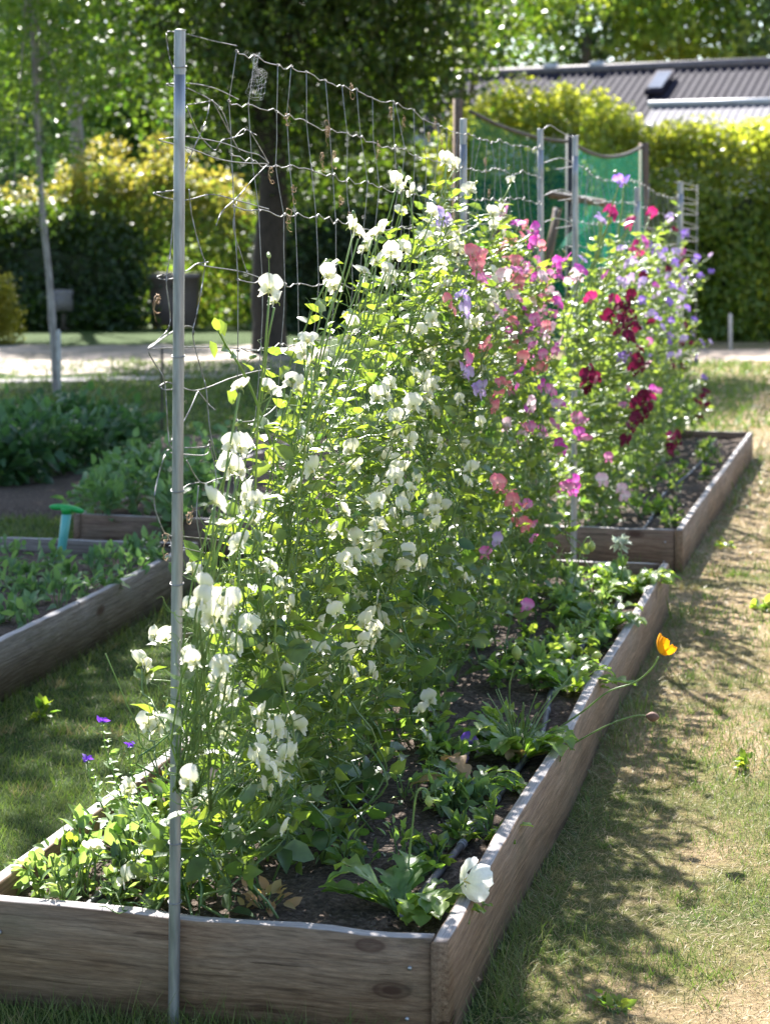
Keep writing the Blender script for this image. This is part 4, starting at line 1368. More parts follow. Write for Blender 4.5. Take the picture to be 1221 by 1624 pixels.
def nod_bud(root, c, d, L, seed, mat='bud'):
    m = MB()
    d = unit(np.array(d))
    c = np.array(c)
    tt = np.linspace(0, 1, 9)
    m.tube(c + np.outer(tt * L, d), L * 0.36 * np.sin(np.pi * np.clip(tt, 0.05, 0.97)) ** 0.75, 10, 0.4)
    g = np.random.default_rng(seed)
    k = 60
    i = g.uniform(0.1, 0.9, k)
    rd = rand_dirs(k, g)
    scatter(m, QD, None, QD_Q, c + np.outer(i * L, d) + rd * L * 0.3, rd, rand_dirs(k, g), 0.006, 0.0007, 0.8)
    m.build('bud', MAT[mat], root, True)


yel = flat_mat('stamen_yellow', (0.6, 0.45, 0.05), (0.7, 0.55, 0.1), 0.7)
S0 = 0.15
# front poppy: white bloom leaning over the right board, one nodding bud
p0 = G(640, 1452, S0)
t = thing('poppy_plant', 'poppy plant with one white bloom in the front right corner of the bed', 'poppy', p0)
rosette(t, p0, 17, 0.17, 1, rise=(0.5, 1.5))
rosette(t, G(715, 1440, S0), 6, 0.09, 2, rise=(0.3, 0.9))
hairy_stem(t, [p0, P(690, 1440, 3.86), P(716, 1418, 3.80), P(735, 1400, 3.77)], 0.0022)
poppy_flower(t, P(736, 1398, 3.77), 'X', 0.044, (0.8, 0.55, -0.12), 4, yel)
st_ = hairy_stem(t, [p0, P(648, 1370, 3.93), P(655, 1300, 3.93), P(660, 1262, 3.93), P(668, 1251, 3.93), P(677, 1254, 3.93), P(679, 1264, 3.93)], 0.0022)
nod_bud(t, P(679, 1262, 3.93), (0.1, 0, -1), 0.024, 3)
# orange poppy
p1 = G(822, 1208, S0)
t = thing('poppy_plant', 'poppy plant with an orange bloom on a long stalk over the board', 'poppy', p1)
rosette(t, p1, 24, 0.20, 11, rise=(0.5, 1.6), yellow=3)
g = np.random.default_rng(5)
m = MB()
for k in range(24):                                   # grassy upright leaf stalks
    az = g.uniform(0, 6.28)
    e = p1 + np.array([math.cos(az) * g.uniform(.02, .09), math.sin(az) * g.uniform(.02, .09), g.uniform(.08, .19)])
    m.tube(smooth_path([p1 + np.array([math.cos(az), math.sin(az), 0]) * .01, (p1 + e) / 2 + UP * 0.02, e], 4), 0.0016, 4, 0.8)
m.build('leaf_stalks', MAT['stem'], t, True)
hairy_stem(t, [p1, P(868, 1168, 5.08), P(925, 1128, 5.05), P(965, 1097, 5.03), P(1005, 1083, 5.02), P(1032, 1062, 5.01), P(1044, 1042, 5.0)], 0.0024)
poppy_flower(t, P(1048, 1038, 5.0), 'O', 0.029, (0.5, 0.1, 0.85), 7, yel, 1.75)
hairy_stem(t, [p1, P(860, 1205, 5.05), P(900, 1185, 5.0), P(960, 1152, 4.97), P(1005, 1136, 4.96), P(1030, 1136, 4.95)], 0.0022)
nod_bud(t, P(1024, 1136, 4.95), (1, 0, -0.1), 0.036, 9, 'brown_bud')
hairy_stem(t, [p1, P(855, 1140, 5.2), P(890, 1090, 5.25), P(920, 1055, 5.3), P(938, 1042, 5.3), P(946, 1044, 5.3)], 0.0024)
nod_bud(t, P(938, 1040, 5.3), (1, 0, 0.05), 0.03, 10)
hairy_stem(t, [p1, P(810, 1130, 5.3), P(808, 1090, 5.3), P(815, 1060, 5.3), P(822, 1050, 5.3)], 0.0024)
nod_bud(t, P(818, 1024, 5.3), (0.1, 0, -1), 0.04, 12)
for (px, py, nL, L, lab, ye, sd) in ((770, 1330, 9, 0.10, 'small leafy poppy plant by the hose between the white and orange blooms', 0, 21),
                                     (745, 1268, 13, 0.17, 'wilting poppy plant with yellowed lower leaves in front of the orange poppy', 4, 22),
                                     (905, 1098, 16, 0.18, 'flowerless poppy plant just behind the orange poppy', 0, 23),
                                     (955, 1005, 15, 0.19, 'poppy plant with a tall nodding bud beside the right board', 0, 24),
                                     (875, 1060, 14, 0.18, 'broad leaved poppy plant between the pink peas and the hose', 1, 25),
                                     (1000, 940, 20, 0.20, 'bright green poppy plant filling the back right corner of the near bed', 0, 26),
                                     (930, 960, 13, 0.2, 'poppy plant at the foot of the last pink sweet peas', 0, 27),
                                     (700, 1185, 10, 0.13, 'low poppy plant on the soil beside the purple fallen blossom', 0, 28)):
    p = G(px, py, S0)
    t = thing('poppy_plant', lab, 'poppy', p)
    rosette(t, p, nL, L, sd, yellow=ye)
    if sd == 24:
        hairy_stem(t, [G(930, 985, S0), P(908, 950, 6.9), P(915, 900, 6.9), P(925, 862, 6.9), P(934, 852, 6.9), P(938, 862, 6.9)], 0.003)
        nod_bud(t, P(938, 858, 6.9), (0, 0, -1), 0.04, 30)
    if sd == 26:
        hairy_stem(t, [p, P(985, 915, 7.4), P(978, 890, 7.4), P(990, 880, 7.4), P(996, 886, 7.4)], 0.003)
# pale ragged flower head standing out above the back board
p = G(985, 925, S0)
t = thing('white_flower', 'pale ragged white flower above the back board of the near bed', 'flower', p)
hairy_stem(t, [p, P(986, 895, 7.3), P(984, 866, 7.3)], 0.003)
m = MB()
g = np.random.default_rng(40)
k = 46
d = unit(g.normal(size=(k, 3)) * np.array([1, 1, .9]) + np.array([0, 0, .5]))
scatter(m, OV, OV_T, OV_Q, np.repeat([P(984, 862, 7.3)], k, 0) + d * 0.008, d, rand_dirs(k, g), g.uniform(.025, .045, k), g.uniform(.01, .018, k), g.random(k))
m.build('petals', MAT['silver'], t)

# purple fallen blossom
o = bpy.data.objects.new('fallen_blossom', None)
SC.collection.objects.link(o)
o.location = tuple(G(742, 1192, 0.18))
tag(o, 'lilac purple sweet pea blossom lying low among the poppy leaves', 'blossom')
for k, (dx, dz) in enumerate(((0, 0.02), (-0.015, -0.012), (0.022, 0.008))):
    f = bpy.data.objects.new('flower', FL_MESH[('L' if k else 'V', k)])
    SC.collection.objects.link(f)
    f.parent = o
    f.location = (dx, 0, dz)
    f.scale = (0.038,) * 3
    f.rotation_euler = (0.2, 0.3 * k, 0.6 * k)


def clary(px, py, tx, ty, label, seed, violet=True):
    g = np.random.default_rng(seed)
    b = G(px, py, S0)
    Y = b[1]
    t = thing('clary_plant', label, 'clary')
    t.location = tuple(b)
    LOC[t.name] = tuple(b)
    top = P(tx, ty, Y)
    pts = smooth_path(np.array([b, b + (top - b) * 0.35 + g.normal(0, .008, 3), b + (top - b) * 0.7 + g.normal(0, .006, 3), top]), 6)
    m = MB()
    m.tube(pts, np.linspace(0.0026, 0.0014, len(pts)), 5, 0.6)
    m.build('stem', MAT['stem'], t, True)
    m = MB()
    Lp, La, Ll, Ln = [], [], [], []
    nn = int(np.linalg.norm(top - b) / 0.017)
    for i in range(nn):
        f = (i + 0.5) / nn
        c = b + (top - b) * f
        for q in range(4):
            az = g.uniform(0, 6.28)
            l = (0.042 if f < 0.35 else 0.022 if f < 0.75 else 0.014) * g.uniform(.7, 1.3)
            Lp.append(c)
            La.append((math.cos(az), math.sin(az), g.uniform(0, .7)))
            Ll.append(l)
            Ln.append(unit(UP + g.normal(size=3) * .4))
    scatter(m, OV, OV_T, OV_Q, np.array(Lp), np.array(La), np.array(Ln), np.array(Ll), np.array(Ll) * .55, g.random(len(Lp)))
    m.build('foliage', MAT['clary'], t)
    if violet:
        m = MB()
        k = 8
        d = unit(np.stack([np.cos(np.arange(k) * 2.4), np.sin(np.arange(k) * 2.4), g.uniform(.1, 1.3, k)], 1))
        scatter(m, OV, OV_T, OV_Q, np.repeat([top], k, 0), d, rand_dirs(k, g, .5), g.uniform(.014, .022, k), .011, g.random(k))
        m.build('bract', MAT['violet_bract'], t)


clary(205, 1330, 162, 1146, 'tallest clary with a violet tip beside the left board', 1)
clary(190, 1345, 138, 1206, 'clary with a violet tip nearest to the left board', 2)
clary(235, 1345, 204, 1184, 'clary with a violet tip next to the front post', 3)
clary(250, 1340, 228, 1215, 'short clary without violet tip against the front post', 4, False)


def leafy(name, label, cat, p, rad, hgt, n, L, mat, seed, group=None, w=0.55, stems=6, tmpl='OV'):
    g = np.random.default_rng(seed)
    t = thing(name, label, cat, p, group)
    m, s_ = MB(), MB()
    ends = []
    for k in range(stems):
        a, rr = g.uniform(0, 6.28), rad * math.sqrt(g.random()) * 0.8
        e = p + np.array([rr * math.cos(a), rr * math.sin(a), hgt * g.uniform(.6, 1)])
        pts = smooth_path([p + g.normal(0, rad * .08, 3) * np.array([1, 1, 0]), (p + e) / 2 + g.normal(0, rad * .1, 3), e], 4)
        s_.tube(pts, hgt * 0.011 + 0.001, 4, g.random())
        ends.append(pts)
    pos = np.array([ends[g.integers(0, stems)][g.integers(2, len(ends[0]))] for _ in range(n)])
    pos = pos + g.normal(0, rad * .16, (n, 3))
    pos[:, 2] = np.maximum(pos[:, 2], p[2] + 0.01)
    d = pos - (p + UP * hgt * .2)
    ax = unit(unit(d) + g.normal(size=(n, 3)) * .6)
    nr = unit(UP + g.normal(size=(n, 3)) * .5)
    l = L * g.uniform(.6, 1.3, n)
    if tmpl == 'OV':
        scatter(m, OV, OV_T, OV_Q, pos, ax, nr, l, l * w, g.random(n))
    else:
        scatter(m, QD, None, QD_Q, pos, ax, nr, l, l * w, g.random(n))
    s_.build('stem', MAT['stem'], t, True)
    m.build('foliage', MAT[mat], t)
    return t


leafy('mint_plant', 'low pale green mint-like plant by the left end of the front board', 'plant', G(70, 1418, S0), 0.07, 0.09, 46, 0.038, 'clary', 1)
leafy('mint_plant', 'bushier leafy green plant in the front left corner of the bed', 'plant', G(205, 1400, S0), 0.08, 0.14, 70, 0.042, 'clary', 2)
leafy('mint_plant', 'leafy green plant against the inside of the left board', 'plant', G(135, 1385, S0), 0.06, 0.12, 46, 0.036, 'clary', 3)
leafy('mint_plant', 'leafy plant between the drip hose and the foot of the front post', 'plant', G(235, 1420, S0), 0.05, 0.1, 40, 0.036, 'pea', 4)
leafy('mint_plant', 'small leafy plant right behind the foot of the front post', 'plant', G(300, 1440, S0), 0.06, 0.1, 60, 0.034, 'pea', 5)
leafy('weed', 'yellowing little weed on the soil behind the front board', 'weed', G(420, 1450, S0), 0.05, 0.04, 26, 0.03, 'yellowed', 6)
leafy('weed', 'low green weed flat in the lawn at the right edge', 'weed', G(1185, 1222, 0), 0.035, 0.03, 22, 0.03, 'light_leaf', 7)
leafy('weed', 'broad leaved green weed in the dry grass beyond the orange poppy', 'weed', G(1205, 968, 0), 0.06, 0.035, 22, 0.045, 'light_leaf', 8)
leafy('weed', 'green clover tuft in the grass at the bottom edge of the lawn', 'weed', G(975, 1608, 0), 0.05, 0.02, 30, 0.024, 'light_leaf', 9)
leafy('weed', 'green weed in the shaded lawn left of the clary', 'weed', G(62, 1142, 0), 0.05, 0.05, 24, 0.04, 'light_leaf', 10)
leafy('weed', 'green weed sprouting beside the corner of the second bed', 'weed', G(1150, 870, 0), 0.06, 0.03, 24, 0.04, 'light_leaf', 11)
gw = np.random.default_rng(91)
for k in range(60):
    sx, wx = gw.uniform(0.25, 4.25), gw.uniform(0.08, 0.36)
    leafy('weed_seedling', 'small green weed seedling on the soil between the peas and the right board', 'weed', bedpt('near', sx, wx, 0.15), gw.uniform(.03, .06), gw.uniform(.03, .12), int(gw.integers(16, 56)), gw.uniform(.024, .046), ('poppy', 'pea', 'clary')[k % 3], 800 + k, 'weed seedlings in the near bed', .5, 4)
for k in range(12):
    leafy('weed_seedling', 'small green seedling among the clary and mint left of the front post', 'weed', bedpt('near', gw.uniform(.08, .9), gw.uniform(.72, .93), 0.15), .05, gw.uniform(.05, .14), 40, gw.uniform(.024, .036), ('clary', 'pea')[k % 2], 850 + k, 'seedlings in the front left corner of the near bed', .5, 4)
for k in range(18):
    leafy('weed_seedling', 'small green weed seedling on the bare soil of the second bed', 'weed', bedpt('second', gw.uniform(.2, 4.6), gw.uniform(.08, .42), 0.145), gw.uniform(.04, .09), gw.uniform(.03, .12), 34, gw.uniform(.03, .05), ('poppy', 'pea_far')[k % 2], 880 + k, 'weed seedlings in the second bed', .5, 4)
# brown dead leaf by the right board
m = MB()
g = np.random.default_rng(4)
lobed_leaf(m, G(742, 1568, 0.012), 0.4, 0.04, 0.016, 0.9, g, 0.5, 3)
tag(m.build('dead_leaf', MAT['dry']), 'curled brown dead leaf on the grass beside the near corner of the bed', 'leaf')
# curled pale dead leaf hanging in the peas
m = MB()
lobed_leaf(m, FP(338, 1240, .08), 1.6, 0.04, 0.014, 1.3, g, 0.5, 2)
tag(m.build('dead_leaf', flat_mat('pale_dead_leaf', (0.5, 0.33, 0.25), (0.62, 0.45, 0.36), .8)), 'pale pinkish brown dead leaf hanging among the low white peas', 'leaf')

# ------------------------------------------------------------------ left beds
g = np.random.default_rng(14)
for i, (px, py) in enumerate(((20, 905), (45, 925), (80, 915), (110, 935), (150, 920), (185, 905), (215, 895), (240, 885), (25, 955), (60, 960), (95, 975), (15, 985), (130, 955), (205, 925), (170, 945), (45, 1000), (250, 905), (10, 935))):
    leafy('seedling', 'pale green leafy seedling on the dark soil of the shaded left bed', 'seedling', G(px, py, 0.15), 0.07, g.uniform(.06, .14), 34, 0.05, 'blue_crop', 700 + i, 'seedlings in the shaded left bed', 0.5, 4)
hose('shade', 0.5, 0.4, 4.0, 'dark drip hose on the soil of the shaded left bed', 6)
for i, (px, py, hg) in enumerate(((165, 790, .3), (215, 775, .36), (265, 770, .38), (185, 745, .3), (240, 740, .34), (300, 745, .4), (325, 780, .4), (280, 800, .3), (345, 720, .4), (140, 770, .2), (225, 715, .3))):
    leafy('crop_plant', 'bluish green leafy plant in the raised bed farther back at left', 'plant', G(px, py + 40, 0.15), 0.17, hg * 0.72, 110, 0.065, 'blue_crop', 730 + i, 'bluish leafy plants in the left back bed', 0.6, 7)
for i, (px, py, hg) in enumerate(((-10, 770, .5), (35, 765, .52), (80, 755, .55), (125, 745, .5), (165, 735, .45), (10, 740, .55), (60, 730, .6), (110, 722, .62), (150, 715, .55), (190, 718, .35))):
    leafy('potato_plant', 'dark green bushy potato plant in the shaded plot at the left edge', 'potato plant', G(px, py, 0.05), 0.30, hg * 0.66, 260, 0.095, 'potato', 760 + i, 'potato plants in the shaded left plot', 0.55, 10)
# the dark soil of that plot, slightly mounded
m = MB()
gxs, gys = np.linspace(-3.2, -1.05, 20), np.linspace(10.6, 15.2, 30)
A_, B_ = np.meshgrid(gxs, gys, indexing='ij')
sh_ = A_ + 0.2 * (B_ - 11)
e = np.minimum.reduce([(A_ - gxs[0]), (gxs[-1] - A_), (B_ - gys[0]), (gys[-1] - B_)])
Zs = np.clip(e * 0.3, -1, 0.06) + 0.02 * vnoise(A_.ravel() * 4, B_.ravel() * 4, 3).reshape(A_.shape) - 0.012
m.grid(np.stack([sh_, B_, Zs], -1).reshape(-1, 3), 20, 30)
tag(m.build('plot_soil', MAT['soil']), 'dark mounded soil of the potato plot', 'soil', kind='structure')

# tool with green cross handle
b = G(95, 893, 0.15)
tp = P(106, 812, b[1] - 0.02)
t = thing('garden_tool', 'garden tool with green cross handle and teal shaft stuck in the left bed', 'garden tool', b)
m = MB()
m.tube([b + (b - tp) * 0.15, b, (b + tp) / 2, tp], [0.017, 0.018, 0.0195, 0.021], 14)
m.build('shaft', MAT['tool_teal'], t, True)
m = MB()
hd = np.linspace(-1, 1, 15)
hp = np.array([tp + UP * 0.016 + np.array([0.076 * f, 0, -0.011 * f + 0.004 * math.cos(f * 3)]) for f in hd])
m.tube(hp, 0.0135 * np.sqrt(np.clip(1 - np.abs(hd) ** 6, 0.06, 1)), 12)
m.tube([tp - UP * 0.008, tp + UP * 0.006, tp + UP * 0.02], [0.022, 0.024, 0.03], 14)
m.build('handle', MAT['tool_green'], t, True)


# ------------------------------------------------------------------ stakes, bin, box
def stake(px, pyt, pyb, Y, r, mat, label, name='stake'):
    b = P(px, pyb, Y)
    b[2] = 0
    t_ = P(px, pyt, Y)
    m = MB()
    m.tube([b - UP * .05, b + (t_ - b) * .5, t_ - UP * r, t_], [r, r, r * .97, r * .55], 10)
    o = m.build(name, mat, None, True)
    return tag(o, label, 'stake')


stake(92, 522, 628, 19.6, 0.032, MAT['stone'], 'short pale stake at the foot of the slender young tree')
stake(257, 550, 695, 15.3, 0.011, MAT['bark'], 'thin dark stake on the shaded lawn behind the front post')
stake(1158, 497, 552, 29, 0.03, MAT['stone'], 'short pale stake on the dirt strip before the right hedge')

Yb = 37.5
b = P(277, 521, Yb)
b[2] = 0
t = thing('wheelie_bin', 'dark brown wheelie bin standing beyond the gravel track', 'bin', b)
m = MB()
V = []
for z, sx, sy in ((0.04, .26, .28), (0.5, .275, .31), (0.98, .295, .365), (1.0, .305, .38)):
    V += [(-sx * 1.65, -sy, z), (sx * 1.65, -sy, z), (sx * 1.65, sy, z), (-sx * 1.65, sy, z)]
V = np.array(V) + b
q = []
for k in range(3):
    for j in range(4):
        q.append((k * 4 + j, k * 4 + (j + 1) % 4, k * 4 + 4 + (j + 1) % 4, k * 4 + 4 + j))
q += [(3, 2, 1, 0), (12, 13, 14, 15)]
m.add(V, None, q)
m.build('body', MAT['bin'], t)
m = MB()
lid = [(-.52, -.42, 1.005), (.52, -.42, 1.005), (.52, .42, 1.005), (-.52, .42, 1.005), (-.50, -.38, 1.06), (.50, -.38, 1.06), (.50, .40, 1.10), (-.50, .40, 1.10)]
m.add(np.array(lid) + b, None, [(3, 2, 1, 0), (4, 5, 6, 7), (0, 1, 5, 4), (1, 2, 6, 5), (2, 3, 7, 6), (3, 0, 4, 7)])
m.tube(np.array([(-.4, .44, 1.03), (.4, .44, 1.03)]) + b, 0.02, 8)
m.build('lid', MAT['bin'], t)
for sx in (-.36, .36):
    m = MB()
    m.tube(np.array([(sx - .03, .26, .1), (sx + .03, .26, .1)]) + b, 0.1, 14)
    m.build('wheel', MAT['black'], t)

b = P(101, 525, 36.2)
b[2] = 0
t = thing('letter_box', 'small grey box on a post in front of the dark hedge at left', 'letter box', b)
m = MB()
m.box(b + np.array([0, 0, 0.53]), (0.34, 0.22, 0.30))
m.tube(b + np.array([(-.17, 0, .68), (0.17, 0, .68)]), 0.11, 12)
m.build('box', MAT['box_grey'], t)
m = MB()
m.box(b + np.array([0, 0, 0.2]), (0.08, 0.08, 0.4))
m.build('post', MAT['bark'], t)

# ------------------------------------------------------------------ green net cage
NP = [(726, 156, 13.3, 0.030, 'post_wood', 'brown wooden post left of the green net, tallest of the net posts'),
      (905, 212, 14.6, 0.034, 'black', 'dark tarred post at the corner of the green net'),
      (1021, 226, 16.0, 0.034, 'post_wood', 'greyish wooden post at the right end of the green net')]
tops = []
for px, py, Y, r, mt, lab in NP:
    tpp = P(px, py, Y)
    bb = tpp.copy()
    bb[2] = 0
    m = MB()
    rz = 0.3
    m.box((tpp + bb) / 2 - UP * 0.02, (r * 1.9, r * 1.9, tpp[2] + 0.04), rz)
    tag(m.build('wooden_post', MAT[mt]), lab, 'post', 'posts of the green net cage')
    tops.append(tpp)
root = thing('garden_net', 'green garden net strung between wooden posts behind the mesh', 'net', tops[1] * np.array([1, 1, 0]))
g = np.random.default_rng(9)


def net_side(a, b, sag, seed, bulge, mat):
    g = np.random.default_rng(seed)
    nu, nv = 40, 24
    V = []
    for u in np.linspace(0, 1, nu):
        top = a * (1 - u) + b * u - UP * sag * 4 * u * (1 - u)
        for v in np.linspace(0, 1, nv):
            p = top.copy()
            p[2] = top[2] * (1 - v) + 0.02 * v
            side = unit(np.cross(b - a, UP))
            p += side * bulge * (math.sin(9 * u + 2 * v + seed) * 0.4 + math.sin(23 * u + seed * 2 + 3 * v) * 0.22 + math.sin(4 * v + seed) * .4) * math.sin(math.pi * min(1, v + .05)) * (u * (1 - u) * 4) ** .5
            V.append(p)
    m = MB()
    m.grid(np.array(V), nu, nv)
    m.build('net', MAT[mat], root, True)
    m = MB()
    m.tube([a * (1 - u) + b * u - UP * (sag * 4 * u * (1 - u) - 0.004) for u in np.linspace(0, 1, 20)], 0.014, 6)
    m.build('rope', MAT['rope'], root, True)


a0 = P(745, 176, 13.5)
net_side(a0, tops[1] - UP * .06, 0.05, 2, 0.10, 'net')
net_side(tops[1] - UP * .06, tops[2] - UP * .02, 0.11, 5, 0.16, 'net_bright')
back = P(860, 190, 18.0)
# gathered fold of net in the corner
m = MB()
V = []
for u in np.linspace(0, 1, 14):
    for v in np.linspace(0, 1, 18):
        p = P(900 + 40 * u + 14 * math.sin(5 * v), 345 + 60 * v - 40 * u + 10 * math.sin(7 * u + 4 * v), 14.5 - 0.25 * math.sin(6 * u + 3 * v) - .15)
        V.append(p)
m.grid(np.array(V), 14, 18)
m.build('net_fold', MAT['net_bright'], root, True)


def beam(a, b, w, mat, label):
    m = MB()
    m.tube([a, (a + b) / 2, b], w, 4)
    tag(m.build('wooden_brace', mat), label, 'brace', 'braces of the green net cage')


beam(P(800, 318, 13.3), P(762, 470, 13.1), 0.035, MAT['post_wood'], 'slanting wooden brace before the left part of the green net')
beam(P(872, 308, 14.2), P(960, 322, 14.7), 0.03, MAT['post_wood'], 'short level wooden rail beside the dark net post')
beam(P(884, 330, 14.1), P(858, 470, 14.0), 0.035, MAT['post_wood'], 'slanting wooden brace left of the dark net post')


# ------------------------------------------------------------------ trees, hedges, shrubs
def crown_leaves(m, lobes, n, L, g, clump=0.28, w=0.6, per=22, mats=None):
    """lobes: (centre, radii); leaves gather in clumps, more of them near the skin"""
    vol = np.array([r[0] * r[1] * r[2] for _, r in lobes])
    cnt = np.maximum(1, (n * vol / vol.sum()).astype(int))
    for (c, r), k in zip(lobes, cnt):
        nc = max(3, k // per)
        d = rand_dirs(nc, g)
        rad = g.uniform(0.25, 1.0, nc) ** 0.45
        cc = np.asarray(c) + d * rad[:, None] * np.asarray(r)
        size = g.uniform(0.6, 1.4, nc)
        i = g.integers(0, nc, k)
        off = g.normal(size=(k, 3)) * (clump * size[i])[:, None] * np.array([1, 1, .6])
        pos = cc[i] + off
        ax = unit(g.normal(size=(k, 3)) + np.array([0, 0, -0.25]))
        nr = unit(g.normal(size=(k, 3)) * .7 + UP)
        l = L * g.uniform(.6, 1.35, k)
        tone = np.clip(g.normal(0.45, .22, nc)[i] + g.normal(0, .15, k), 0, 1)
        scatter(m, QD, None, QD_Q, pos, ax, nr, l, l * w, tone)


def tree(label, base, trunk_pts, r0, lobes, n, L, leaf, bark, seed, clump=.28, group=None, name='tree', limbs=True):
    g = np.random.default_rng(seed)
    t = thing(name, label, 'tree', base, group)
    m = MB()
    tp = smooth_path(np.array(trunk_pts), 6)
    m.tube(tp, np.linspace(r0, r0 * .55, len(tp)) * (1 + 0.06 * g.normal(size=len(tp))), 10)
    tr = m.build('trunk', MAT[bark], t, True)
    if limbs:
        for c, r in lobes[:12]:
            m = MB()
            s = tp[int(len(tp) * g.uniform(.6, .98)) - 1]
            e = np.asarray(c)
            pts = smooth_path(np.array([s, s + (e - s) * .4 + UP * .15 * np.linalg.norm(e - s) * .4, e]), 5)
            m.tube(pts, np.linspace(r0 * .38, r0 * .07, len(pts)), 6)
            for q in range(5):
                i = g.integers(3, len(pts))
                d = unit(g.normal(size=3)) * np.asarray(r) * .8
                m.tube(smooth_path(np.array([pts[i], pts[i] + d * .5 + UP * .1, pts[i] + d]), 3), np.linspace(r0 * .1, r0 * .03, 7), 4)
            m.build('limb', MAT[bark], t, True)
    m = MB()
    crown_leaves(m, lobes, n, L, g, clump)
    m.build('crown', MAT[leaf], t)
    return t


def LB(lst):
    return [(P(px, py, Y), (r, r * 1.05, r * .8)) for px, py, Y, r in lst]


# big tree behind the front post
b = np.array([-1.70, 28.0, 0])
tree('big dark leafy tree with a thick trunk behind the wire mesh', b, [b - UP * .1, b + np.array([-.03, 0, 1.2]), b + np.array([.05, 0, 2.6]), b + np.array([-.1, .2, 4.4]), b + np.array([.1, .1, 6.5])], 0.27,
     LB([(330, 80, 28, 1.25), (480, 50, 27, 1.5), (610, 60, 28, 1.4), (690, 95, 28.5, 1.0), (560, 170, 28.5, 1.0), (400, 150, 29, 1.1), (640, 160, 28, .85), (235, 30, 29, 1.2), (520, 250, 29.5, .8), (450, -180, 28, 2.3), (660, -200, 27, 2.2), (250, -190, 28, 2.2), (440, 90, 29.5, 1.4), (480, 255, 28.2, .85), (400, 225, 28.4, .7), (585, 265, 28.5, .8), (345, 185, 29, .75), (440, 200, 27.4, .7), (700, 20, 29, 1.2), (560, -20, 29, 1.6)]) + [(np.array(c), (r, r, r * .7)) for c, r in (((.6, 27.5, 6.6), 1.8), ((2.2, 27.8, 6.9), 1.7), ((-.4, 28.5, 7.6), 1.8))],
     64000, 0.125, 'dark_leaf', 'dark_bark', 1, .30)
# leafy paler tree whose lower twigs hang in at the top centre
b = np.array([1.5, 39.0, 0])
tree('pale green leafy tree whose twigs hang in left of the roof ridge', b, [b, b + np.array([0, 0, 3]), b + np.array([.1, 0, 7.5])], 0.16,
     LB([(755, 20, 36, .85), (835, 5, 36, .85), (878, 48, 35.5, .5), (800, 60, 37, .5), (690, 60, 37, .9), (820, -90, 36, 1.6), (930, -60, 37, 1.2)]), 6500, 0.13, 'light_leaf', 'bark', 2, .26)
# slender young tree at left
b = P(90, 630, 19.6)
b[2] = 0
tree('slender young tree with thin grey trunk at the left edge', b, [b, P(86, 560, 19.6), P(78, 440, 19.6), P(66, 320, 19.6), P(58, 180, 19.6), P(50, 20, 19.6), P(48, -120, 19.6)], 0.042,
     LB([(40, 60, 19.6, .62), (110, 130, 19.7, .5), (0, 190, 19.5, .55), (70, 240, 19.7, .42), (150, 60, 19.9, .5), (60, -80, 19.6, .8), (20, 330, 19.4, .3), (130, 250, 19.8, .3)]), 3600, 0.085, 'tree_leaf', 'pale_bark', 3, .2)
# pale trunked tree
b = P(128, 520, 40)
b[2] = 0
tree('tree with a pale bare trunk behind the red-tipped shrub', b, [b, P(126, 420, 40), P(130, 320, 40), P(122, 220, 40), P(116, 120, 40), P(112, 20, 40), P(108, -150, 40)], 0.2,
     LB([(60, 40, 35, 1.2), (190, 70, 35, 1.2), (120, -60, 35.5, 1.6), (10, 140, 35.5, 1.0), (240, 150, 35.5, .8)]), 9000, 0.16, 'tree_leaf', 'pale_bark', 4, .34)
# trees far behind on the left
for i, (lab, px, Y, lobes) in enumerate((
        ('tall distant tree at the far left, sky showing through its crown', -20, 56, [(-40, 60, 56, 2.2), (40, 150, 56, 1.9), (-30, 250, 56, 1.9), (60, 20, 57, 2.0), (0, -150, 56, 3), (50, 290, 56, 1.4)]),
        ('distant tree between the young tree and the big dark tree', 230, 54, [(200, 180, 54, 2.0), (270, 100, 54, 2.0), (240, 260, 54, 1.7), (310, 200, 54, 1.8), (250, -80, 54, 3), (340, 280, 53, 1.5), (170, 280, 54, 1.4)]),
        ('distant tree seen in the gap behind the big dark trunk', 430, 52, [(400, 230, 52, 1.8), (480, 180, 52, 2.0), (440, 320, 52, 1.6), (550, 260, 52, 1.9), (620, 200, 52, 1.9), (480, 0, 52, 3), (650, 280, 52, 1.7)]))):
    b = P(px, 480, Y)
    b[2] = 0
    tree(lab, b, [b, b + UP * 3, b + UP * 7], 0.3, LB(lobes), (11000, 20000, 20000)[i], 0.26, 'blue_leaf' if i == 0 else 'tree_leaf', 'bark', 20 + i, .5, 'distant trees at the left')
# trees behind the house
for i, (lab, px, lobes) in enumerate((
        ('dark tree behind the roof at the left end of its ridge', 760, [(740, 80, 66, 2.0), (800, 60, 66, 2.2), (700, 40, 66, 2.2), (770, -60, 66, 3.2)]),
        ('blue green tree behind the middle of the roof', 930, [(900, 80, 68, 1.8), (960, 60, 68, 2.3), (930, 20, 68, 2.4), (990, 95, 68, 1.3), (930, -80, 68, 3.0)]),
        ('light green tree behind the right half of the roof', 1080, [(1050, 80, 64, 1.8), (1110, 60, 64, 2.0), (1070, 20, 64, 2.0), (1090, -80, 64, 3.0), (1020, 60, 66, 1.3)]),
        ('tree behind the roof at the right edge, blue sky through its crown', 1210, [(1180, 60, 65, 1.7), (1240, 40, 65, 2.0), (1210, 85, 65, 1.5), (1215, -70, 65, 3.0)]))):
    b = P(px, 480, 66)
    b[2] = 0
    tree(lab, b, [b, b + UP * 4, b + UP * 9], 0.3, LB(lobes), 5600, 0.32, ('tree_leaf', 'blue_leaf', 'light_leaf', 'blue_leaf')[i], 'bark', 30 + i, .5, 'trees behind the house')

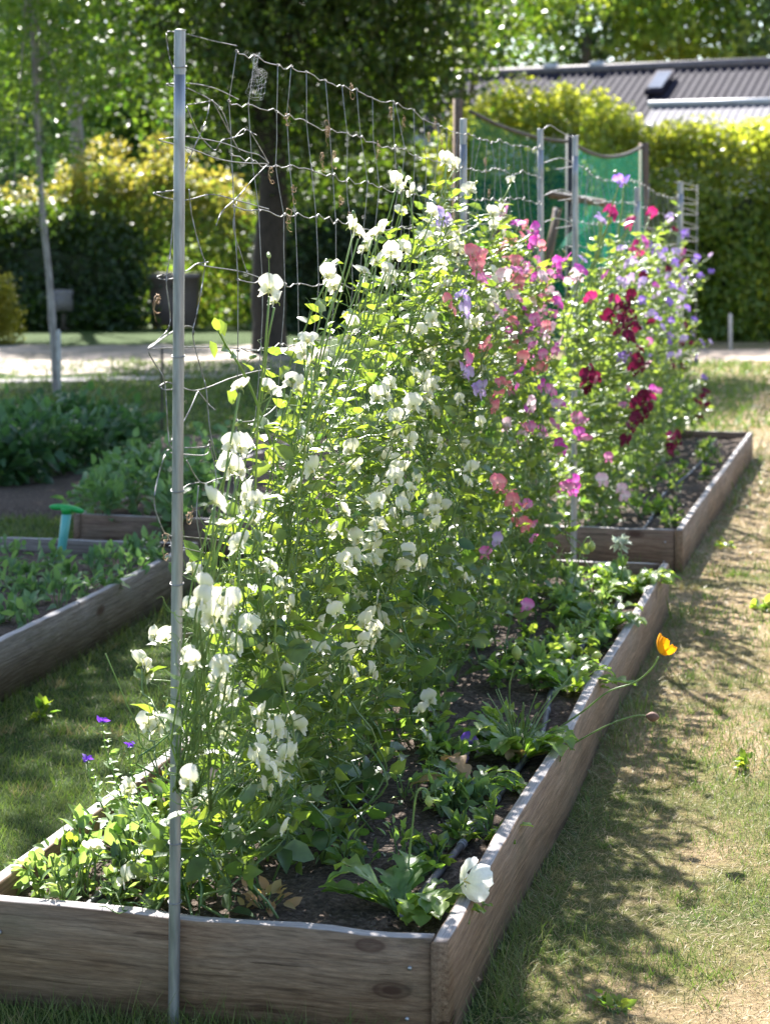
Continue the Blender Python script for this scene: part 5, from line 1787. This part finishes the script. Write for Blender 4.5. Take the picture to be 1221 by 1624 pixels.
# trees off to the left, whose crowns shade the left beds and the lawn
OFF = np.array([-SUN_H.x, -SUN_H.y, 0]) / math.tan(SUN_EL)


def shade_lobe(gx, gy, z, r):
    return (np.array([gx, gy, 0]) - OFF * z + UP * z, (r, r, r * .7))


for i, (lab, base, lst) in enumerate((
        ('spreading shade tree left of the raised beds', np.array([-5.6, 11.5, 0]), [(-2.25, 5.6, 5.2, 1.15), (-2.1, 7.0, 5.4, 1.2), (-3.4, 6.4, 6, 1.3), (-2.0, 8.6, 5.6, 1.25), (-2.9, 8.4, 6.4, 1.3), (-1.75, 10.2, 6, 1.2), (-3.2, 10.2, 6.4, 1.4), (-1.95, 6.2, 6.4, .9), (-1.35, 8.0, 6.4, .6)]),
        ('shade tree farther back left of the potato plot', np.array([-7.5, 22.0, 0]), [(-1.3, 12.0, 6.6, 1.3), (-2.9, 12.4, 6.8, 1.5), (-1.6, 14.2, 7, 1.4), (-3.4, 14.5, 7.2, 1.5), (-1.2, 16.4, 7.4, 1.4), (-3.0, 16.8, 7.6, 1.6), (-0.2, 18.2, 8, 1.4), (-2.4, 19.0, 8, 1.5), (-4.6, 17.6, 8, 1.6), (-4.4, 19.8, 8.2, 1.4)]),
        ('tall shade tree behind the young tree outside the frame', np.array([-7.6, 24.0, 0]), [(1.2, 19.6, 9, 1.5), (2.9, 20.2, 9.6, 1.4), (4.4, 20.8, 10, 1.4)]))):
    lobes = [shade_lobe(*q) for q in lst]
    if i == 2:
        base = np.array([-3.6, 27.5, 0])
        continue
    tree(lab, base, [base, base + UP * 2.5 + np.array([.1, 0, 0]), base + UP * 4.2], 0.2, lobes, 27000, 0.15, 'tree_leaf', 'bark', 50 + i, .3, 'shade trees at the left')


def hedge(name, label, cat, prof, Y0, depth, n, L, leaf, seed, clump=.16, ragged=0.25, lean=0.0, group=None, core=True, skew=0.0):
    """prof: (px, py_top) list at depth Y0; leaves cover the front, the top and the back of a lumpy body"""
    g = np.random.default_rng(seed)
    X = np.array([(px - CX) * Y0 / F for px, _ in prof])
    Z = np.array([H - (py - HY) * Y0 / F for _, py in prof])
    base = np.array([X.mean(), Y0, 0])
    t = thing(name, label, cat, base, group)
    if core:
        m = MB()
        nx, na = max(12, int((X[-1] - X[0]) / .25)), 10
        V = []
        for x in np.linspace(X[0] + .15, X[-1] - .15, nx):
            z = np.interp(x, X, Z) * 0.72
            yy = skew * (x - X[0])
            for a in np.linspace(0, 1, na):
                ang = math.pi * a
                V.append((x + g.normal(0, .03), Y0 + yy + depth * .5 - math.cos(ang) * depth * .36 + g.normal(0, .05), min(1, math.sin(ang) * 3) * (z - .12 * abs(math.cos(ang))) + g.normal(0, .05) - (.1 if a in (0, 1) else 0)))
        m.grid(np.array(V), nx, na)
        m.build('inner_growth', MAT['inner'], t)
    nc = n // 18
    x = g.uniform(X[0], X[-1], nc)
    z1 = np.interp(x, X, Z)
    face = g.random(nc)
    y = np.where(face < .62, g.normal(0.0, .10, nc) + 0.02, np.where(face < .95, g.uniform(0, 1, nc) * depth, depth + g.normal(0, .1, nc)))
    z = np.where((face < .62) | (face > .95), g.uniform(0.0, 1, nc) * z1, z1 * (1 - .06 * g.random(nc)))
    y = y + np.clip(z / z1 - .4, 0, 1) ** 1.4 * 2.0 * depth * .55
    up = (face > .62) & (face < .95) & (g.random(nc) < .3)
    z = np.where(up, z + g.uniform(0, ragged, nc), z)
    lump = (vnoise(x * 1.3, z * 1.3, seed) - .5) * .5
    cc = np.stack([x, Y0 + y - lump + skew * (x - X[0]), z], 1)
    k = nc * 18
    i = np.repeat(np.arange(nc), 18)
    pos = cc[i] + g.normal(size=(k, 3)) * clump * np.where(up[i], .55, 1)[:, None] * np.array([1, .8, 1])
    pos[:, 2] = np.abs(pos[:, 2])
    out = np.where((face[i] < .62)[:, None], np.array([0, -1, .6]), np.array([0, -.15, 1]))
    nr = unit(out + g.normal(size=(k, 3)) * .55)
    ax = unit(g.normal(size=(k, 3)) + np.array([0, 0, -.2]))
    l = L * g.uniform(.6, 1.3, k)
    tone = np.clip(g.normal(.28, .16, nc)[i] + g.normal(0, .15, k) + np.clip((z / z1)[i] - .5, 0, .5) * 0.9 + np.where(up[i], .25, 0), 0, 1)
    m = MB()
    scatter(m, QD, None, QD_Q, pos, ax, nr, l, l * .6, tone)
    m.build('foliage', MAT[leaf], t)
    return t


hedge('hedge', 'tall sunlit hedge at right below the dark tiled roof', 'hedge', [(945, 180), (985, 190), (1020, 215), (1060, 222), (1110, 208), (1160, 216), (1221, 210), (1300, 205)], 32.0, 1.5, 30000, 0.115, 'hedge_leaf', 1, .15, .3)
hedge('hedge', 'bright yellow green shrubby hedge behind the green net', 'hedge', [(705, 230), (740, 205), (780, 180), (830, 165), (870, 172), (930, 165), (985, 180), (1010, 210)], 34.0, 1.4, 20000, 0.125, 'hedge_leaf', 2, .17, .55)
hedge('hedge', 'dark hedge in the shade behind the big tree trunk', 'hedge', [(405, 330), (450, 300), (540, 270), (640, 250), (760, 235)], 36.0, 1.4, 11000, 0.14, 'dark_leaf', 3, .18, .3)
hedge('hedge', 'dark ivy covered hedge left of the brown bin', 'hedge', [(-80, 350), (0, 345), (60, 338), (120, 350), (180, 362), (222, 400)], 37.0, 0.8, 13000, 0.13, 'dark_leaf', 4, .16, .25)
hedge('hedge', 'green hedge right of the bin, far behind the wires', 'hedge', [(270, 395), (330, 375), (400, 360), (460, 365)], 44.0, 1.4, 5000, 0.17, 'tree_leaf', 6, .2, .3)


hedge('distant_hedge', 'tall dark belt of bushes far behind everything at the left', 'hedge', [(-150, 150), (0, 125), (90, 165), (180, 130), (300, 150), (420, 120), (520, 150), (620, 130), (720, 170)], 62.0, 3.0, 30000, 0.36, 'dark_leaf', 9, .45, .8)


def shrub(label, lobes, n, L, leaf, seed, clump=.2, name='shrub', cat='shrub', core=.72):
    g = np.random.default_rng(seed)
    lb = LB(lobes)
    base = np.mean([c for c, _ in lb], 0)
    base[2] = 0
    t = thing(name, label, cat, base)
    m = MB()
    for c, r in lb:
        m.tube(smooth_path(np.array([base + g.normal(0, .1, 3) * np.array([1, 1, 0]), (base + c) / 2, c]), 4), np.linspace(.04, .012, 9), 5)
    m.build('stems', MAT['bark'], t, True)
    m = MB()
    crown_leaves(m, lb, n, L, g, clump)
    m.build('foliage', MAT[leaf], t)
    return t


hedge('shrub', 'sunlit yellow green shrub with reddish tips behind the gravel track', 'shrub', [(-30, 350), (20, 330), (60, 345), (100, 300), (150, 262), (205, 290), (250, 255), (300, 295), (345, 300), (385, 350), (430, 370)], 38.0, 1.0, 22000, 0.115, 'red_leaf', 7, .15, .75, core=False)
shrub('pale green loose shrub between the bin and the big tree', [(340, 420, 40.5, .7), (385, 400, 40.5, .75), (350, 455, 40.2, .6), (395, 445, 40.2, .55)], 5000, 0.13, 'light_leaf', 2, .18)
shrub('clipped rounded golden bush cut off by the left edge', [(-22, 490, 31, .56), (-20, 520, 31, .56), (-25, 462, 31, .48)], 7000, 0.07, 'gold_leaf', 3, .06)
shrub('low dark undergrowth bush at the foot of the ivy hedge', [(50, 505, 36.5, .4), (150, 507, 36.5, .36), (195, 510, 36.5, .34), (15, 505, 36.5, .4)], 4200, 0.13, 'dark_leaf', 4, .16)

# ------------------------------------------------------------------ house beyond the hedge
def pitched(label, name, A, B, zr, run, drop, mat_roof, mat_wall, ribs, ridge_mat, ridge_r, seed, wave=0.06):
    """ridge from A to B (x, y) at height zr; the slope faces the camera"""
    A3, B3 = np.array([*A, zr]), np.array([*B, zr])
    d = unit(B3 - A3)
    nrm = np.array([d[1], -d[0], 0])
    if nrm[1] > 0:
        nrm = -nrm
    L = np.linalg.norm(B3 - A3)
    mid = (A3 + B3) / 2
    t = thing(name, label, 'house' if name == 'house' else 'outbuilding', mid * np.array([1, 1, 0]))
    for sgn, nm in ((1, 'roof'), (-1, 'roof')):
        m = MB()
        nu, nv = ribs * 4 + 1, 9
        V = []
        for i in range(nu):
            s = L * i / (nu - 1)
            h = wave * max(0, math.sin(math.pi * (i % 4) / 2)) if True else 0
            for v in np.linspace(0, 1, nv):
                st_ = 0.02 * ((v * 8) % 1)
                V.append(A3 + d * s + sgn * nrm * run * v - UP * drop * v + UP * (h + st_))
        m.grid(np.array(V), nu, nv)
        m.build(nm, mat_roof, t)
    m = MB()
    m.tube([A3 - d * .1 + UP * .05, B3 + UP * .05], ridge_r, 10)
    m.build('ridge', ridge_mat, t)
    m = MB()
    ze = zr - drop
    c = []
    for base_, sg in ((A3, 1), (B3, 1)):
        for k in (-1, 1):
            q = base_ + nrm * k * (run - .35)
            c.append(q * np.array([1, 1, 0]))
            c.append(q * np.array([1, 1, 0]) + UP * (ze - .02))
    rd = [A3 - UP * .15, B3 - UP * .15]
    V = np.array(c + rd)
    # c: 0 A-lo,1 A-hi (k=-1),2 A-lo,3 A-hi (k=+1),4..7 B
    m.add(V, [(1, 3, 8), (7, 5, 9)], [(0, 2, 3, 1), (6, 4, 5, 7), (2, 6, 7, 3), (4, 0, 1, 5)])
    m.build('wall', mat_wall, t)
    return t, A3, B3, d, nrm


A = P(728, 0, 50)[:2]
B = P(1330, 0, 46)[:2]
hs, A3, B3, d, nrm = pitched('long house with dark tiled roof beyond the hedge', 'house', A, B, 6.15, 3.4, 1.7, MAT['roof'], MAT['render_wall'], 48, MAT['ridge'], 0.13, 1)
L = np.linalg.norm(B3 - A3)


def on_roof(s, v, lift):
    return A3 + d * s + nrm * 3.4 * v - UP * 1.7 * v + UP * lift


m = MB()
cs = [on_roof(5.55, .18, .07), on_roof(6.0, .18, .07), on_roof(6.0, .52, .07), on_roof(5.55, .52, .07)]
cs += [p + UP * .14 for p in cs]
m.add(np.array(cs), None, [(3, 2, 1, 0), (4, 5, 6, 7), (0, 1, 5, 4), (1, 2, 6, 5), (2, 3, 7, 6), (3, 0, 4, 7)])
sk = m.build('roof_window', MAT['roof'], hs)
m = MB()
cs = [on_roof(5.6, .21, .215), on_roof(5.95, .21, .215), on_roof(5.95, .49, .215), on_roof(5.6, .49, .215)]
m.add(np.array(cs), None, [(0, 1, 2, 3)])
m.build('pane', MAT['glass'], sk)
for s in (2.55, 3.8):
    m = MB()
    m.box(A3 + d * s + UP * .16, (.36, .2, .18), math.atan2(d[1], d[0]))
    m.build('ridge_vent', MAT['white'], hs)
A = P(1035, 0, 42.5)[:2]
B = P(1360, 0, 41)[:2]
sd_, *_ = pitched('low outbuilding with grey ribbed roof and pale ridge in front of the house', 'outbuilding', A, B, 4.78, 2.0, 0.85, MAT['roof_grey'], MAT['render_wall'], 26, MAT['white'], 0.085, 2, 0.03)

print('objects', len(SC.objects))
